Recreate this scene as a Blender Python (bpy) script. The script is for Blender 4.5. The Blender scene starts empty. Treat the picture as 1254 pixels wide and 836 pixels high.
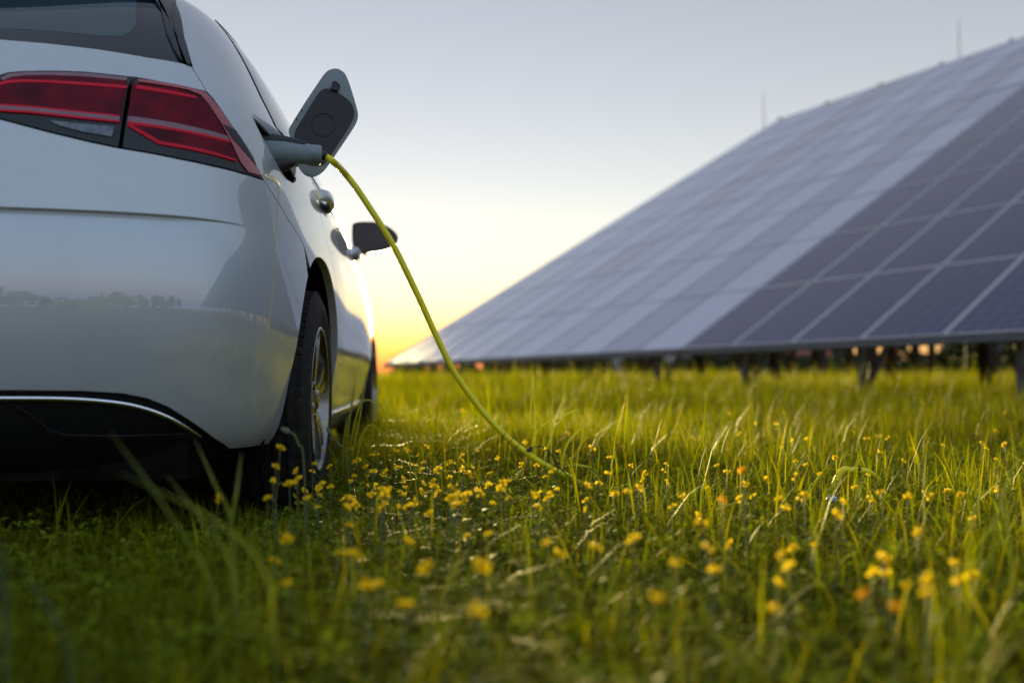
import bpy, math, random
import numpy as np
from mathutils import Vector, Matrix
from mathutils.geometry import delaunay_2d_cdt

random.seed(7); rng = np.random.default_rng(7)
scene = bpy.context.scene
R = math.radians

# ------------------------------------------------------------------ camera
FPX, HOR, CAMH = 1036.0, 460.0, 0.385           # focal length in px (1254 wide), horizon row, lens height
PITCH = math.atan((HOR - 418.0) / FPX)
cam_data = bpy.data.cameras.new('camera')
cam_data.sensor_width = 36.0
cam_data.lens = FPX / 1254.0 * 36.0
cam_data.clip_start = 0.02; cam_data.clip_end = 3000
cam_data.dof.use_dof = True
cam_data.dof.focus_distance = 2.12
cam_data.dof.aperture_fstop = 1.5
cam_data.dof.aperture_blades = 9
cam = bpy.data.objects.new('camera', cam_data)
scene.collection.objects.link(cam)
cam.location = (0, 0, CAMH)
cam.rotation_euler = (math.pi / 2 + PITCH, 0, 0)
scene.camera = cam

# ------------------------------------------------------------------ sky, sun, exposure
SUN_AZ, SUN_EL = R(-11.5), R(-2.0)              # just set; azimuth from +Y towards +X
GLOW_EL = R(6.5)                                 # the afterglow that still lights the field
world = bpy.data.worlds.new('World'); scene.world = world; world.use_nodes = True
wn = world.node_tree; wn.nodes.clear()
sky = wn.nodes.new('ShaderNodeTexSky'); sky.sky_type = 'NISHITA'; sky.sun_disc = False
sky.sun_elevation = SUN_EL; sky.sun_rotation = SUN_AZ
sky.altitude = 100; sky.air_density = 0.9; sky.dust_density = 1.0; sky.ozone_density = 0.86
bg = wn.nodes.new('ShaderNodeBackground'); bg.inputs['Strength'].default_value = 0.15
wo = wn.nodes.new('ShaderNodeOutputWorld')
# blue dome: fill added to brighten the car, growing smoothly away from the set sun
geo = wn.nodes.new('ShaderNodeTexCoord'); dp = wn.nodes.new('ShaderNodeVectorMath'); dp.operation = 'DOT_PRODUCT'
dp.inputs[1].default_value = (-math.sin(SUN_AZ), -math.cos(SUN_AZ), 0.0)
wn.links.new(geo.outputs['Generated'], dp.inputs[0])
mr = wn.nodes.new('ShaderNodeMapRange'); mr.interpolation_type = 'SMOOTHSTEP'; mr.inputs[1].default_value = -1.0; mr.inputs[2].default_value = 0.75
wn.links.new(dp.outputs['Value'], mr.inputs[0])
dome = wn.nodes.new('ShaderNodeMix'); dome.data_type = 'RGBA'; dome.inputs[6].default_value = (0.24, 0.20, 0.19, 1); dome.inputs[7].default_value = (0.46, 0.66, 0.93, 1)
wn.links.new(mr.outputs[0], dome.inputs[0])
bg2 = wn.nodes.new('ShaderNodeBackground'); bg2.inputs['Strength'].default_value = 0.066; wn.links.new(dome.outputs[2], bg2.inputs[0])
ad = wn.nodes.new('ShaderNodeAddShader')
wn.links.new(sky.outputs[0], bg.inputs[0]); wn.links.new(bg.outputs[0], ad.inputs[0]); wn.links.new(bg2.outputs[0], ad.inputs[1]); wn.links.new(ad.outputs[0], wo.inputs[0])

sl = bpy.data.lights.new('sun', 'SUN'); sl.energy = 1.8; sl.angle = R(12.0); sl.color = (1.0, 0.78, 0.30)
so = bpy.data.objects.new('sun', sl); scene.collection.objects.link(so)
sd = Vector((math.sin(SUN_AZ) * math.cos(GLOW_EL), math.cos(SUN_AZ) * math.cos(GLOW_EL), math.sin(GLOW_EL)))
so.rotation_euler = sd.to_track_quat('Z', 'Y').to_euler()

scene.view_settings.view_transform = 'Standard'
scene.view_settings.look = 'None'
scene.view_settings.exposure = 3.42
scene.view_settings.gamma = 1.0
scene.view_settings.use_curve_mapping = False
scene.render.engine = 'CYCLES'
scene.cycles.use_denoising = True
scene.cycles.max_bounces = 8
scene.cycles.sample_clamp_indirect = 0.8
scene.cycles.transparent_max_bounces = 8

# ------------------------------------------------------------------ pixel helpers (photo is 1254 x 836)
cF = np.array([0, math.cos(PITCH), math.sin(PITCH)]); cU = np.array([0, -math.sin(PITCH), math.cos(PITCH)]); cR = np.array([1.0, 0, 0])
CAM = np.array([0, 0, CAMH])
def ray(x, y):
    return cF + cR * (x - 627.0) / FPX + cU * (418.0 - y) / FPX
def at_depth(x, y, Y):
    r = ray(x, y); return CAM + r * (Y / r[1])
def at_height(x, y, z):
    r = ray(x, y); return CAM + r * ((z - CAMH) / r[2])
def project(P):
    d = np.asarray(P) - CAM
    w = d @ cF
    return np.stack([627 + FPX * (d @ cR) / w, 418 - FPX * (d @ cU) / w], -1)

# ------------------------------------------------------------------ object helpers
COL = scene.collection
def tag(o, label=None, cat=None, group=None, kind=None):
    if label: o['label'] = label
    if cat: o['category'] = cat
    if group: o['group'] = group
    if kind: o['kind'] = kind
    return o
def thing(name, label, cat, loc=(0, 0, 0), rz=0.0, group=None):
    o = bpy.data.objects.new(name, None); COL.objects.link(o)
    o.empty_display_size = 0.1
    o.location = loc; o.rotation_euler = (0, 0, rz)
    return tag(o, label, cat, group)
def link(name, me, m, parent=None, smooth=True):
    o = bpy.data.objects.new(name, me); COL.objects.link(o)
    if m is not None and not me.materials: me.materials.append(m)
    if parent is not None: o.parent = parent
    return o
class MB:
    """collects shapes for one mesh"""
    def __init__(s): s.v = []; s.f = []
    def add(s, v, f):
        b = len(s.v); s.v += [tuple(map(float, p)) for p in v]; s.f += [tuple(b + i for i in q) for q in f]; return s
    def box(s, c, size, M=None):
        hx, hy, hz = [k / 2 for k in size]
        v = [Vector((x, y, z)) for x in (-hx, hx) for y in (-hy, hy) for z in (-hz, hz)]
        if M is not None: v = [M @ p for p in v]
        v = [p + Vector(c) for p in v]
        return s.add(v, [(0, 1, 3, 2), (4, 6, 7, 5), (0, 4, 5, 1), (2, 3, 7, 6), (0, 2, 6, 4), (1, 5, 7, 3)])
    def tube(s, pts, rad, n=10, caps=True):
        P = [Vector(p) for p in pts]
        rr = rad if hasattr(rad, '__len__') else [rad] * len(P)
        t0 = (P[1] - P[0]).normalized()
        nrm = t0.orthogonal().normalized()
        vs = []; fs = []
        for i, p in enumerate(P):
            t = (P[min(i + 1, len(P) - 1)] - P[max(i - 1, 0)]).normalized()
            nrm = (nrm - t * nrm.dot(t)).normalized()
            b = t.cross(nrm)
            for k in range(n):
                a = 2 * math.pi * k / n
                vs.append(p + (nrm * math.cos(a) + b * math.sin(a)) * rr[i])
        for i in range(len(P) - 1):
            for k in range(n):
                k2 = (k + 1) % n
                fs.append((i * n + k, i * n + k2, (i + 1) * n + k2, (i + 1) * n + k))
        if caps:
            fs.append(tuple(range(n - 1, -1, -1))); fs.append(tuple((len(P) - 1) * n + k for k in range(n)))
        return s.add(vs, fs)
    def lathe_x(s, prof, c=(0, 0, 0), n=64, closed=False, a0=0.0, a1=2 * math.pi):
        """profile of (x, r) turned about the x axis through c"""
        full = abs(a1 - a0 - 2 * math.pi) < 1e-6
        m = n if full else n + 1
        vs = []
        for k in range(m):
            a = a0 + (a1 - a0) * k / n
            for (x, r) in prof: vs.append((c[0] + x, c[1] + r * math.cos(a), c[2] + r * math.sin(a)))
        L = len(prof); fs = []
        for k in range(n):
            k2 = (k + 1) % m
            for i in range(L if closed else L - 1):
                j = (i + 1) % L
                fs.append((k * L + i, k * L + j, k2 * L + j, k2 * L + i))
        return s.add(vs, fs)
    def prism(s, outline, off):
        """outline (3-D points) extruded by vector off"""
        n = len(outline); A = [Vector(p) for p in outline]; B = [p + Vector(off) for p in A]
        return s.add(A + B, [tuple(range(n)), tuple(range(2 * n - 1, n - 1, -1))] + [(i, n + i, n + (i + 1) % n, (i + 1) % n) for i in range(n)])
    def build(s, name, m, parent=None, smooth=True, angle=35, bevel=0.0):
        me = bpy.data.meshes.new(name); me.from_pydata(s.v, [], s.f); me.update()
        o = link(name, me, m, parent)
        if smooth:
            me.shade_smooth()
            me.set_sharp_from_angle(angle=R(angle))
        if bevel:
            b = o.modifiers.new('bevel', 'BEVEL'); b.width = bevel; b.segments = 2; b.limit_method = 'ANGLE'; b.angle_limit = R(40); b.harden_normals = False
        return o
def spline(pts, n=8):
    P = [np.array(p, float) for p in pts]; P = [2 * P[0] - P[1]] + P + [2 * P[-1] - P[-2]]
    out = []
    for i in range(1, len(P) - 2):
        a, b, c, d = P[i - 1:i + 3]
        for k in range(n):
            t = k / n
            out.append(0.5 * (2 * b + (c - a) * t + (2 * a - 5 * b + 4 * c - d) * t * t + (3 * b - a - 3 * c + d) * t ** 3))
    out.append(P[-2]); return out
def copy_tree(o, parent=None, data=None):
    c = o.copy(); COL.objects.link(c); c.parent = parent
    for ch in o.children: copy_tree(ch, c)
    return c

# ------------------------------------------------------------------ materials
def mat(name, color, rough=0.5, metal=0.0, coat=0.0, coat_rough=0.03, spec=0.5, noise=None, bump=None, emit=None, rough_noise=None, ior=None, coat_ior=1.5):
    m = bpy.data.materials.new(name); m.use_nodes = True
    nt = m.node_tree; b = nt.nodes['Principled BSDF']
    b.inputs['Base Color'].default_value = (*color, 1); b.inputs['Roughness'].default_value = rough
    b.inputs['Metallic'].default_value = metal; b.inputs['Coat Weight'].default_value = coat
    b.inputs['Coat Roughness'].default_value = coat_rough; b.inputs['Coat IOR'].default_value = coat_ior; b.inputs['Specular IOR Level'].default_value = spec
    if ior: b.inputs['IOR'].default_value = ior
    if emit: b.inputs['Emission Color'].default_value = (*emit[:3], 1); b.inputs['Emission Strength'].default_value = emit[3]
    tc = nt.nodes.new('ShaderNodeTexCoord')
    if noise:                                   # (scale, second colour, low, high)
        n = nt.nodes.new('ShaderNodeTexNoise'); n.inputs['Scale'].default_value = noise[0]; n.inputs['Detail'].default_value = 6
        nt.links.new(tc.outputs['Object'], n.inputs['Vector'])
        r = nt.nodes.new('ShaderNodeMapRange'); r.inputs[1].default_value = noise[2]; r.inputs[2].default_value = noise[3]
        nt.links.new(n.outputs['Fac'], r.inputs[0])
        mx = nt.nodes.new('ShaderNodeMix'); mx.data_type = 'RGBA'
        mx.inputs[6].default_value = (*color, 1); mx.inputs[7].default_value = (*noise[1], 1)
        nt.links.new(r.outputs[0], mx.inputs[0]); nt.links.new(mx.outputs[2], b.inputs['Base Color'])
    if rough_noise:                             # (scale, low rough, high rough)
        n = nt.nodes.new('ShaderNodeTexNoise'); n.inputs['Scale'].default_value = rough_noise[0]; n.inputs['Detail'].default_value = 5
        nt.links.new(tc.outputs['Object'], n.inputs['Vector'])
        r = nt.nodes.new('ShaderNodeMapRange'); r.inputs[1].default_value = 0.35; r.inputs[2].default_value = 0.7
        r.inputs[3].default_value = rough_noise[1]; r.inputs[4].default_value = rough_noise[2]
        nt.links.new(n.outputs['Fac'], r.inputs[0]); nt.links.new(r.outputs[0], b.inputs['Roughness'])
    if bump:                                    # (scale, strength, distance)
        n = nt.nodes.new('ShaderNodeTexNoise'); n.inputs['Scale'].default_value = bump[0]; n.inputs['Detail'].default_value = 4
        nt.links.new(tc.outputs['Object'], n.inputs['Vector'])
        bp = nt.nodes.new('ShaderNodeBump'); bp.inputs['Strength'].default_value = bump[1]; bp.inputs['Distance'].default_value = bump[2]
        nt.links.new(n.outputs['Fac'], bp.inputs['Height']); nt.links.new(bp.outputs[0], b.inputs['Normal'])
    return m

M = {}
M['paint'] = mat('white paint', (0.45, 0.485, 0.51), 0.35, 0.15, 1.0, 0.012, noise=(9.0, (0.43, 0.465, 0.49), 0.4, 0.7), coat_ior=2.1)
M['black_gloss'] = mat('gloss black', (0.005, 0.005, 0.006), 0.09, coat=0.0, spec=.45, noise=(20, (0.012, 0.011, 0.013), .4, .7))
M['black_plastic'] = mat('black plastic', (0.005, 0.005, 0.006), 0.55, spec=.25, noise=(60, (0.009, 0.009, 0.010), .4, .7), bump=(900, .15, .0005))
M['void'] = mat('dark cavity', (0.005, 0.004, 0.004), 0.9, spec=.05, noise=(15, (0.012, 0.010, 0.009), .4, .7))
M['glass'] = mat('tinted glass', (0.008, 0.011, 0.016), 0.03, coat=0.0, spec=0.5, noise=(3, (0.014, 0.02, 0.024), .4, .7))
M['glass_clear'] = mat('rear glass clear area', (0.030, 0.055, 0.068), 0.05, spec=0.6, noise=(4, (0.022, 0.042, 0.052), .3, .7))
M['chrome'] = mat('chrome strip', (0.75, 0.77, 0.8), 0.12, 1.0, rough_noise=(30, .08, .2))
M['alloy'] = mat('polished alloy', (0.22, 0.22, 0.22), 0.28, 1.0, rough_noise=(25, .22, .36))
M['alloy_dark'] = mat('dark alloy', (0.05, 0.05, 0.055), 0.35, 0.6, rough_noise=(25, .25, .45))
M['rubber'] = mat('tyre rubber', (0.014, 0.013, 0.013), 0.8, spec=.25, noise=(35, (0.035, 0.031, 0.027), .45, .75), bump=(300, .3, .001))
M['lens_dark'] = mat('dark red lens', (0.17, 0.002, 0.013), 0.15, coat=.3, coat_rough=.02, spec=.0, noise=(14, (0.065, 0.002, 0.009), .35, .65))
M['lens_red'] = mat('bright red light guide', (0.42, 0.004, 0.02), 0.2, coat=.2, spec=.1, noise=(40, (0.45, 0.004, 0.02), .4, .6), emit=(1.0, 0.02, 0.06, 0.006))
M['lens_pink'] = mat('clear red lens edge', (0.40, 0.035, 0.05), 0.08, coat=1.0, noise=(20, (0.33, 0.025, 0.04), .4, .6))
M['lens_strip'] = mat('frosted lens strip', (0.22, 0.09, 0.12), 0.25, coat=.6, noise=(40, (0.18, 0.07, 0.10), .4, .6))
M['lens_white'] = mat('clear reversing lens', (0.10, 0.12, 0.15), 0.15, coat=1.0, noise=(70, (0.04, 0.05, 0.07), .4, .6))
M['plug_grey'] = mat('grey plug plastic', (0.20, 0.25, 0.27), 0.42, noise=(30, (0.17, 0.21, 0.23), .4, .7))
M['plug_black'] = mat('black plug plastic', (0.014, 0.013, 0.016), 0.5, noise=(40, (0.022, 0.02, 0.024), .4, .7))
M['cord'] = mat('yellow cord', (0.88, 0.76, 0.010), 0.42, noise=(30, (0.80, 0.68, 0.01), .4, .7), bump=(250, .1, .0005))
M['cord_print'] = mat('black print', (0.02, 0.02, 0.01), 0.5, noise=(30, (0.03, 0.03, 0.02), .4, .7))
M['flap_inner'] = mat('primed flap metal', (0.20, 0.23, 0.24), 0.45, coat=.3, noise=(12, (0.17, 0.20, 0.21), .4, .7))
M['flap_liner'] = mat('black flap liner', (0.012, 0.011, 0.014), 0.5, noise=(50, (0.018, 0.016, 0.02), .4, .7))

# =================================================================== GROUND
def soil_material():
    m = mat('meadow soil', (0.028, 0.030, 0.008), 0.95, noise=(3.0, (0.050, 0.055, 0.010), .35, .7), bump=(8, .6, .03))
    return m
gm = MB()
xs = np.concatenate([[-900, -300, -120, -60], np.linspace(-30, 30, 31), [60, 120, 300, 900]])
ys = np.concatenate([[-900, -300, -120, -60, -30], np.linspace(-12, 60, 37), [120, 300, 900]])
gv = [(x, y, 0.0 if abs(x) > 31 or y > 61 or y < -13 else 0.012 * math.sin(x * 0.9 + 1) * math.sin(y * 0.7) - .012) for y in ys for x in xs]
nx = len(xs)
gm.add(gv, [(j * nx + i, j * nx + i + 1, (j + 1) * nx + i + 1, (j + 1) * nx + i) for j in range(len(ys) - 1) for i in range(nx - 1)])
ground = gm.build('ground', soil_material(), None); tag(ground, kind='structure')

# =================================================================== SOLAR ARRAY
aU = ray(-8, 470); aU /= np.linalg.norm(aU)
aV = ray(2242, -650); aV /= np.linalg.norm(aV); aV -= aU * (aU @ aV); aV /= np.linalg.norm(aV)
aN = np.cross(aV, aU)                            # faces the viewer and the sky
r0 = ray(1254, 405); aO = CAM + r0 * 7.85 / r0[1]
def AP(u, v, n=0.0): return aO + aU * u + aV * v + aN * n
PW, PH, ROWS = 0.955, 1.838, 9
U_SPLIT = 4.62
def panel_glass(name, base, sky_sheen, rough, cells=True):
    m = bpy.data.materials.new(name); m.use_nodes = True
    nt = m.node_tree; b = nt.nodes['Principled BSDF']
    tc = nt.nodes.new('ShaderNodeTexCoord')
    sep = nt.nodes.new('ShaderNodeSeparateXYZ'); nt.links.new(tc.outputs['Object'], sep.inputs[0])
    def line(out, size, w):
        a = nt.nodes.new('ShaderNodeMath'); a.operation = 'DIVIDE'; a.inputs[1].default_value = size; nt.links.new(out, a.inputs[0])
        f = nt.nodes.new('ShaderNodeMath'); f.operation = 'FRACT'; nt.links.new(a.outputs[0], f.inputs[0])
        s = nt.nodes.new('ShaderNodeMath'); s.operation = 'SUBTRACT'; s.inputs[1].default_value = 0.5; nt.links.new(f.outputs[0], s.inputs[0])
        ab = nt.nodes.new('ShaderNodeMath'); ab.operation = 'ABSOLUTE'; nt.links.new(s.outputs[0], ab.inputs[0])
        g = nt.nodes.new('ShaderNodeMath'); g.operation = 'GREATER_THAN'; g.inputs[1].default_value = 0.5 - w; nt.links.new(ab.outputs[0], g.inputs[0])
        return g.outputs[0]
    l1 = line(sep.outputs[0], 0.156, 0.03); l2 = line(sep.outputs[1], 0.156, 0.03)
    mx = nt.nodes.new('ShaderNodeMath'); mx.operation = 'MAXIMUM'; nt.links.new(l1, mx.inputs[0]); nt.links.new(l2, mx.inputs[1])
    n = nt.nodes.new('ShaderNodeTexNoise'); n.inputs['Scale'].default_value = 14; n.inputs['Detail'].default_value = 8
    nt.links.new(tc.outputs['Object'], n.inputs['Vector'])
    c1 = nt.nodes.new('ShaderNodeMix'); c1.data_type = 'RGBA'; c1.inputs[6].default_value = (*base, 1)
    c1.inputs[7].default_value = (base[0] * 1.8, base[1] * 1.8, base[2] * 1.5, 1); nt.links.new(n.outputs['Fac'], c1.inputs[0])
    c2 = nt.nodes.new('ShaderNodeMix'); c2.data_type = 'RGBA'; c2.inputs[7].default_value = (0.13, 0.13, 0.17, 1)
    nt.links.new(mx.outputs[0], c2.inputs[0]); nt.links.new(c1.outputs[2], c2.inputs[6])
    # pale sky sheen painted into the glass colour
    c3 = nt.nodes.new('ShaderNodeMix'); c3.data_type = 'RGBA'; c3.inputs[0].default_value = sky_sheen
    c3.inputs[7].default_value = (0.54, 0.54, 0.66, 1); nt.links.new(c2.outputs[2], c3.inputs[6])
    nt.links.new(c3.outputs[2], b.inputs['Base Color'])
    b.inputs['Roughness'].default_value = rough; b.inputs['Specular IOR Level'].default_value = 0.5
    b.inputs['Coat Weight'].default_value = 0.0
    return m
M['pv_near'] = panel_glass('blue cell panel', (0.012, 0.010, 0.060), 0.006, 0.14)
M['pv_a'] = panel_glass('sky sheen panel pale', (0.02, 0.022, 0.04), 0.78, 0.22)  # far table: brighter sky reflection painted as a paler base colour
M['pv_b'] = panel_glass('sky sheen panel mid', (0.018, 0.02, 0.045), 0.62, 0.20)
M['pv_c'] = panel_glass('sky sheen panel warm', (0.03, 0.022, 0.035), 0.52, 0.20)
M['alu_dull'] = mat('sheen toned frame aluminium', (0.37, 0.38, 0.46), 0.5, 0.0, noise=(5, (0.24, 0.255, 0.31), .4, .7))  # frame colour toned to the sheen painted on the far panels
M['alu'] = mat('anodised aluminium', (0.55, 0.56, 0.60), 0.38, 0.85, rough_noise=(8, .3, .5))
M['steel'] = mat('galvanised steel', (0.11, 0.115, 0.13), 0.55, 0.3, rough_noise=(6, .45, .7), noise=(10, (0.08, 0.085, 0.095), .4, .7))
M['rust'] = mat('weathered brown post', (0.055, 0.038, 0.03), 0.85, noise=(7, (0.03, 0.022, 0.02), .35, .7), bump=(30, .4, .01))
def basis(o, xa, ya, za, loc):
    o.matrix_world = Matrix(((xa[0], ya[0], za[0], loc[0]), (xa[1], ya[1], za[1], loc[1]), (xa[2], ya[2], za[2], loc[2]), (0, 0, 0, 1)))
aX = -aU                                          # panel x runs towards the viewer's right
gap = 0.012
fw, fh, fwid, fdep = PW - gap, PH - gap, 0.024, 0.038
def glass_mesh(m, fwid=fwid, fh=fh):
    mb = MB().box((fw / 2, fh / 2, -0.010), (fw - 2 * fwid + .004, fh - 2 * fwid + .004, 0.008))
    me = bpy.data.meshes.new('solar_panel'); me.from_pydata(mb.v, [], mb.f); me.materials.append(m); return me
def frame_mesh(fwid=fwid, fh=fh):
    mb = MB()
    mb.box((fw / 2, fwid / 2, -fdep / 2), (fw, fwid, fdep)); mb.box((fw / 2, fh - fwid / 2, -fdep / 2), (fw, fwid, fdep))
    mb.box((fwid / 2, fh / 2, -fdep / 2), (fwid, fh - 2 * fwid, fdep)); mb.box((fw - fwid / 2, fh / 2, -fdep / 2), (fwid, fh - 2 * fwid, fdep))
    me = bpy.data.meshes.new('frame'); me.from_pydata(mb.v, [], mb.f); me.materials.append(M['alu']); return me
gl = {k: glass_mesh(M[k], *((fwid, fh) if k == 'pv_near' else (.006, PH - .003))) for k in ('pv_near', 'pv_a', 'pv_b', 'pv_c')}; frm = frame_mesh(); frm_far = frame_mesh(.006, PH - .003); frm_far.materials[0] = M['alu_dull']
def solar_table(name, label, u0, ncol, near):
    """u0 = far end of the table, columns go towards the viewer"""
    base = AP(u0, 0); root = thing(name, label, 'solar array', (base[0], base[1], 0), 0, 'tables of the solar array')
    inv = Matrix.Translation((-base[0], -base[1], 0))
    for c in range(ncol):
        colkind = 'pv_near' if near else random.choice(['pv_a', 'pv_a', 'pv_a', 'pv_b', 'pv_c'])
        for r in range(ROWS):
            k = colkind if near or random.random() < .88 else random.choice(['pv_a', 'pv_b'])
            p = AP(u0 - c * PW - gap / 2, r * PH + gap / 2)
            g = bpy.data.objects.new('solar_panel', gl[k]); COL.objects.link(g); g.parent = root
            e = random.gauss(0, .0012)
            zx = Vector(aN) + Vector(aX) * e + Vector(aV) * random.gauss(0, .0012); zx.normalize()
            xx = (Vector(aX) - zx * Vector(aX).dot(zx)).normalized(); yy = zx.cross(xx)
            mw = Matrix(((xx[0], yy[0], zx[0], p[0] - base[0]), (xx[1], yy[1], zx[1], p[1] - base[1]), (xx[2], yy[2], zx[2], p[2]), (0, 0, 0, 1)))
            g.matrix_local = mw
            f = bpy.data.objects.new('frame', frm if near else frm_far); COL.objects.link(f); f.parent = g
    def bar(pts, w, h, m, nm):
        """straight bar between two points, width w (horizontal across), height h"""
        a, b = Vector(pts[0]), Vector(pts[1]); d = (b - a); L = d.length; d.normalize()
        up = Vector((0, 0, 1)) if abs(d.z) < .9 else Vector(aU)
        s = d.cross(up).normalized(); t = s.cross(d)
        Mx = Matrix((s, d, t)).transposed()
        mb = MB().box(((a + b) / 2 - Vector((base[0], base[1], 0))), (w, L, h), Mx)
        return mb.build(nm, m, root, smooth=False)
    ulen = ncol * PW
    # purlins along the table (two per row), a lower edge channel with clamps
    for r in range(ROWS):
        for q in (.25, .75):
            bar((AP(u0 + .05, (r + q) * PH, -.07), AP(u0 - ulen - .05, (r + q) * PH, -.07)), .05, .06, M['steel'], 'purlin')
    bar((AP(u0 + .06, -.012, -.05), AP(u0 - ulen - .06, -.012, -.05)), .035, .075, M['steel'], 'edge_channel')
    bar((AP(u0 + .06, .03, -.10), AP(u0 - ulen - .06, .03, -.10)), .06, .045, M['steel'], 'edge_channel')
    for c in range(ncol + 1):
        p = AP(u0 - c * PW, ROWS * PH, .004) ; q = AP(u0 - c * PW, ROWS * PH + .16, .02)
        if c % 2 == 0: bar((p, q), .03, .05, M['steel'], 'rafter_end')
    # frames: sloping rafter, posts of growing height, a brace
    npost = max(2, int(round(ulen / 1.9)))
    for i in range(npost):
        u = u0 - ulen * (i + .35) / npost
        bar((AP(u, -.0, -.16), AP(u, ROWS * PH + .1, -.16)), .07, .12, M['steel'], 'rafter')
        for vv in (.55, 3.6, 7.4, 11.4, 15.4):
            p = AP(u, vv, -.2)
            bar(((p[0], p[1], -.3), (p[0], p[1], p[2])), .09 if vv < 1 else .14, .07 if vv < 1 else .14, M['steel'] if vv < 1 else M['rust'], 'post')
        a = AP(u, .55, -.2); b = AP(u, 1.7, -.22)
        bar(((a[0], a[1], .10), tuple(b)), .05, .05, M['steel'], 'brace')
    return root
NF = 11
solar_table('solar_array', 'long pale table of tilted solar panels with painted sky sheen, reaching away to the sunset', U_SPLIT + NF * PW, NF, False)
solar_table('solar_array', 'darker blue table of solar panels with bright aluminium frames', U_SPLIT - .01, 21, True)
for (x, y0, y1, u) in ((1174, 24, 66, 9.0), (935, 114, 152, 17.0)):
    p = AP(u, ROWS * PH); Y = p[1] + 1.5
    a = at_depth(x, y0, Y)
    o = MB().tube([(0, 0, 0), (0, 0, a[2] - 2.0), (0, 0, a[2])], [.03, .022, .010], 8).build('lightning_rod', M['steel'])
    o.location = (a[0], a[1], 0)
    tag(o, 'thin steel lightning rod rising behind the %s of the solar array' % ('middle of the top edge' if x > 1000 else 'far end'), 'rod', 'lightning rods behind the array')

# =================================================================== CAR
TH = R(5.9)
cO = np.array([-1.346, 1.57, 0.0]); cX = np.array([math.cos(TH), math.sin(TH), 0]); cY = np.array([-math.sin(TH), math.cos(TH), 0]); cZ = np.array([0, 0, 1.0])
def to_world(P): P = np.asarray(P); return cO + P[..., :1] * cX + P[..., 1:2] * cY + P[..., 2:3] * cZ
def to_car(P): d = np.asarray(P) - cO; return np.stack([d @ cX, d @ cY, d @ cZ], -1)
car = thing('electric_car', 'white electric hatchback parked in the grass with its charging flap open', 'car', tuple(cO), TH)

# body surface: plan outline (parameter s from the rear centre round the right side) stacked along a profile (parameter v)
SL = np.linspace(0, 1, 24001)
hk = [(0, 0), (.3, 3.5), (.5, 8), (.62, 15), (.70, 27), (.77, 44), (.84, 60), (.92, 72), (1.02, 79.5), (1.2, 85), (1.5, 88), (2.1, 90), (2.9, 90), (3.9, 92), (4.35, 96), (4.6, 104), (4.8, 122), (4.95, 148), (5.15, 165), (5.4, 173), (5.75, 180)]
STOT = 5.72
sgrid = SL * STOT
head = np.radians(np.interp(sgrid, [a for a, b in hk], [b for a, b in hk]))
kern = np.exp(-0.5 * (np.arange(-400, 401) / 150.0) ** 2); kern /= kern.sum()
head = np.convolve(np.pad(head, 400, mode='edge'), kern, 'valid')
cx = np.concatenate([[0], np.cumsum(np.cos(head[:-1]))]) * STOT / 24000
cy = np.concatenate([[0], np.cumsum(np.sin(head[:-1]))]) * STOT / 24000
cy /= cy[-1]
cx = cx / cx.max(); cx -= np.where(SL > .8, (SL - .8) / .2 * cx[-1], 0)     # close at the nose
# v, z, half width, rear y, front y
PK = np.array([
 (.14, .14, .76, .20, 4.06), (.18, .18, .80, .13, 4.12), (.22, .22, .845, .085, 4.16), (.27, .27, .862, .050, 4.20), (.32, .32, .872, .033, 4.225), (.38, .38, .880, .018, 4.24),
 (.45, .45, .893, .008, 4.255), (.52, .52, .897, .003, 4.26), (.58, .58, .897, .003, 4.255), (.63, .63, .896, .009, 4.245), (.68, .68, .8935, .020, 4.225), (.72, .72, .891, .031, 4.20),
 (.77, .77, .887, .040, 4.12), (.83, .83, .879, .047, 3.95), (.88, .88, .869, .056, 3.72), (.93, .93, .857, .071, 3.42), (.98, .98, .842, .095, 3.16), (1.03, 1.03, .822, .130, 3.02),
 (1.10, 1.10, .789, .187, 2.88), (1.18, 1.18, .749, .258, 2.72), (1.26, 1.26, .703, .335, 2.56), (1.33, 1.325, .655, .405, 2.43), (1.39, 1.372, .605, .460, 2.33), (1.45, 1.408, .545, .520, 2.22),
 (1.55, 1.440, .45, .62, 2.08), (1.70, 1.462, .30, .80, 1.95), (1.85, 1.472, .15, 1.00, 1.9), (2.0, 1.475, .0, 1.25, 1.85)])
VG = np.linspace(.14, 2.0, 9301)
def prof(c):
    t = np.interp(VG, PK[:, 0], PK[:, c]); k = np.exp(-0.5 * (np.arange(-300, 301) / 110.0) ** 2); k /= k.sum()
    sl0 = t[1] - t[0]; sl1 = t[-1] - t[-2]
    pad = np.concatenate([t[0] + sl0 * np.arange(-300, 0), t, t[-1] + sl1 * np.arange(1, 301)])
    return np.convolve(pad, k, 'valid')
vz, vw, vr, vf = [prof(i) for i in (1, 2, 3, 4)]
def sstep(x, a, b):
    t = np.clip((x - a) / (b - a), 0, 1); return t * t * (3 - 2 * t)
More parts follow.
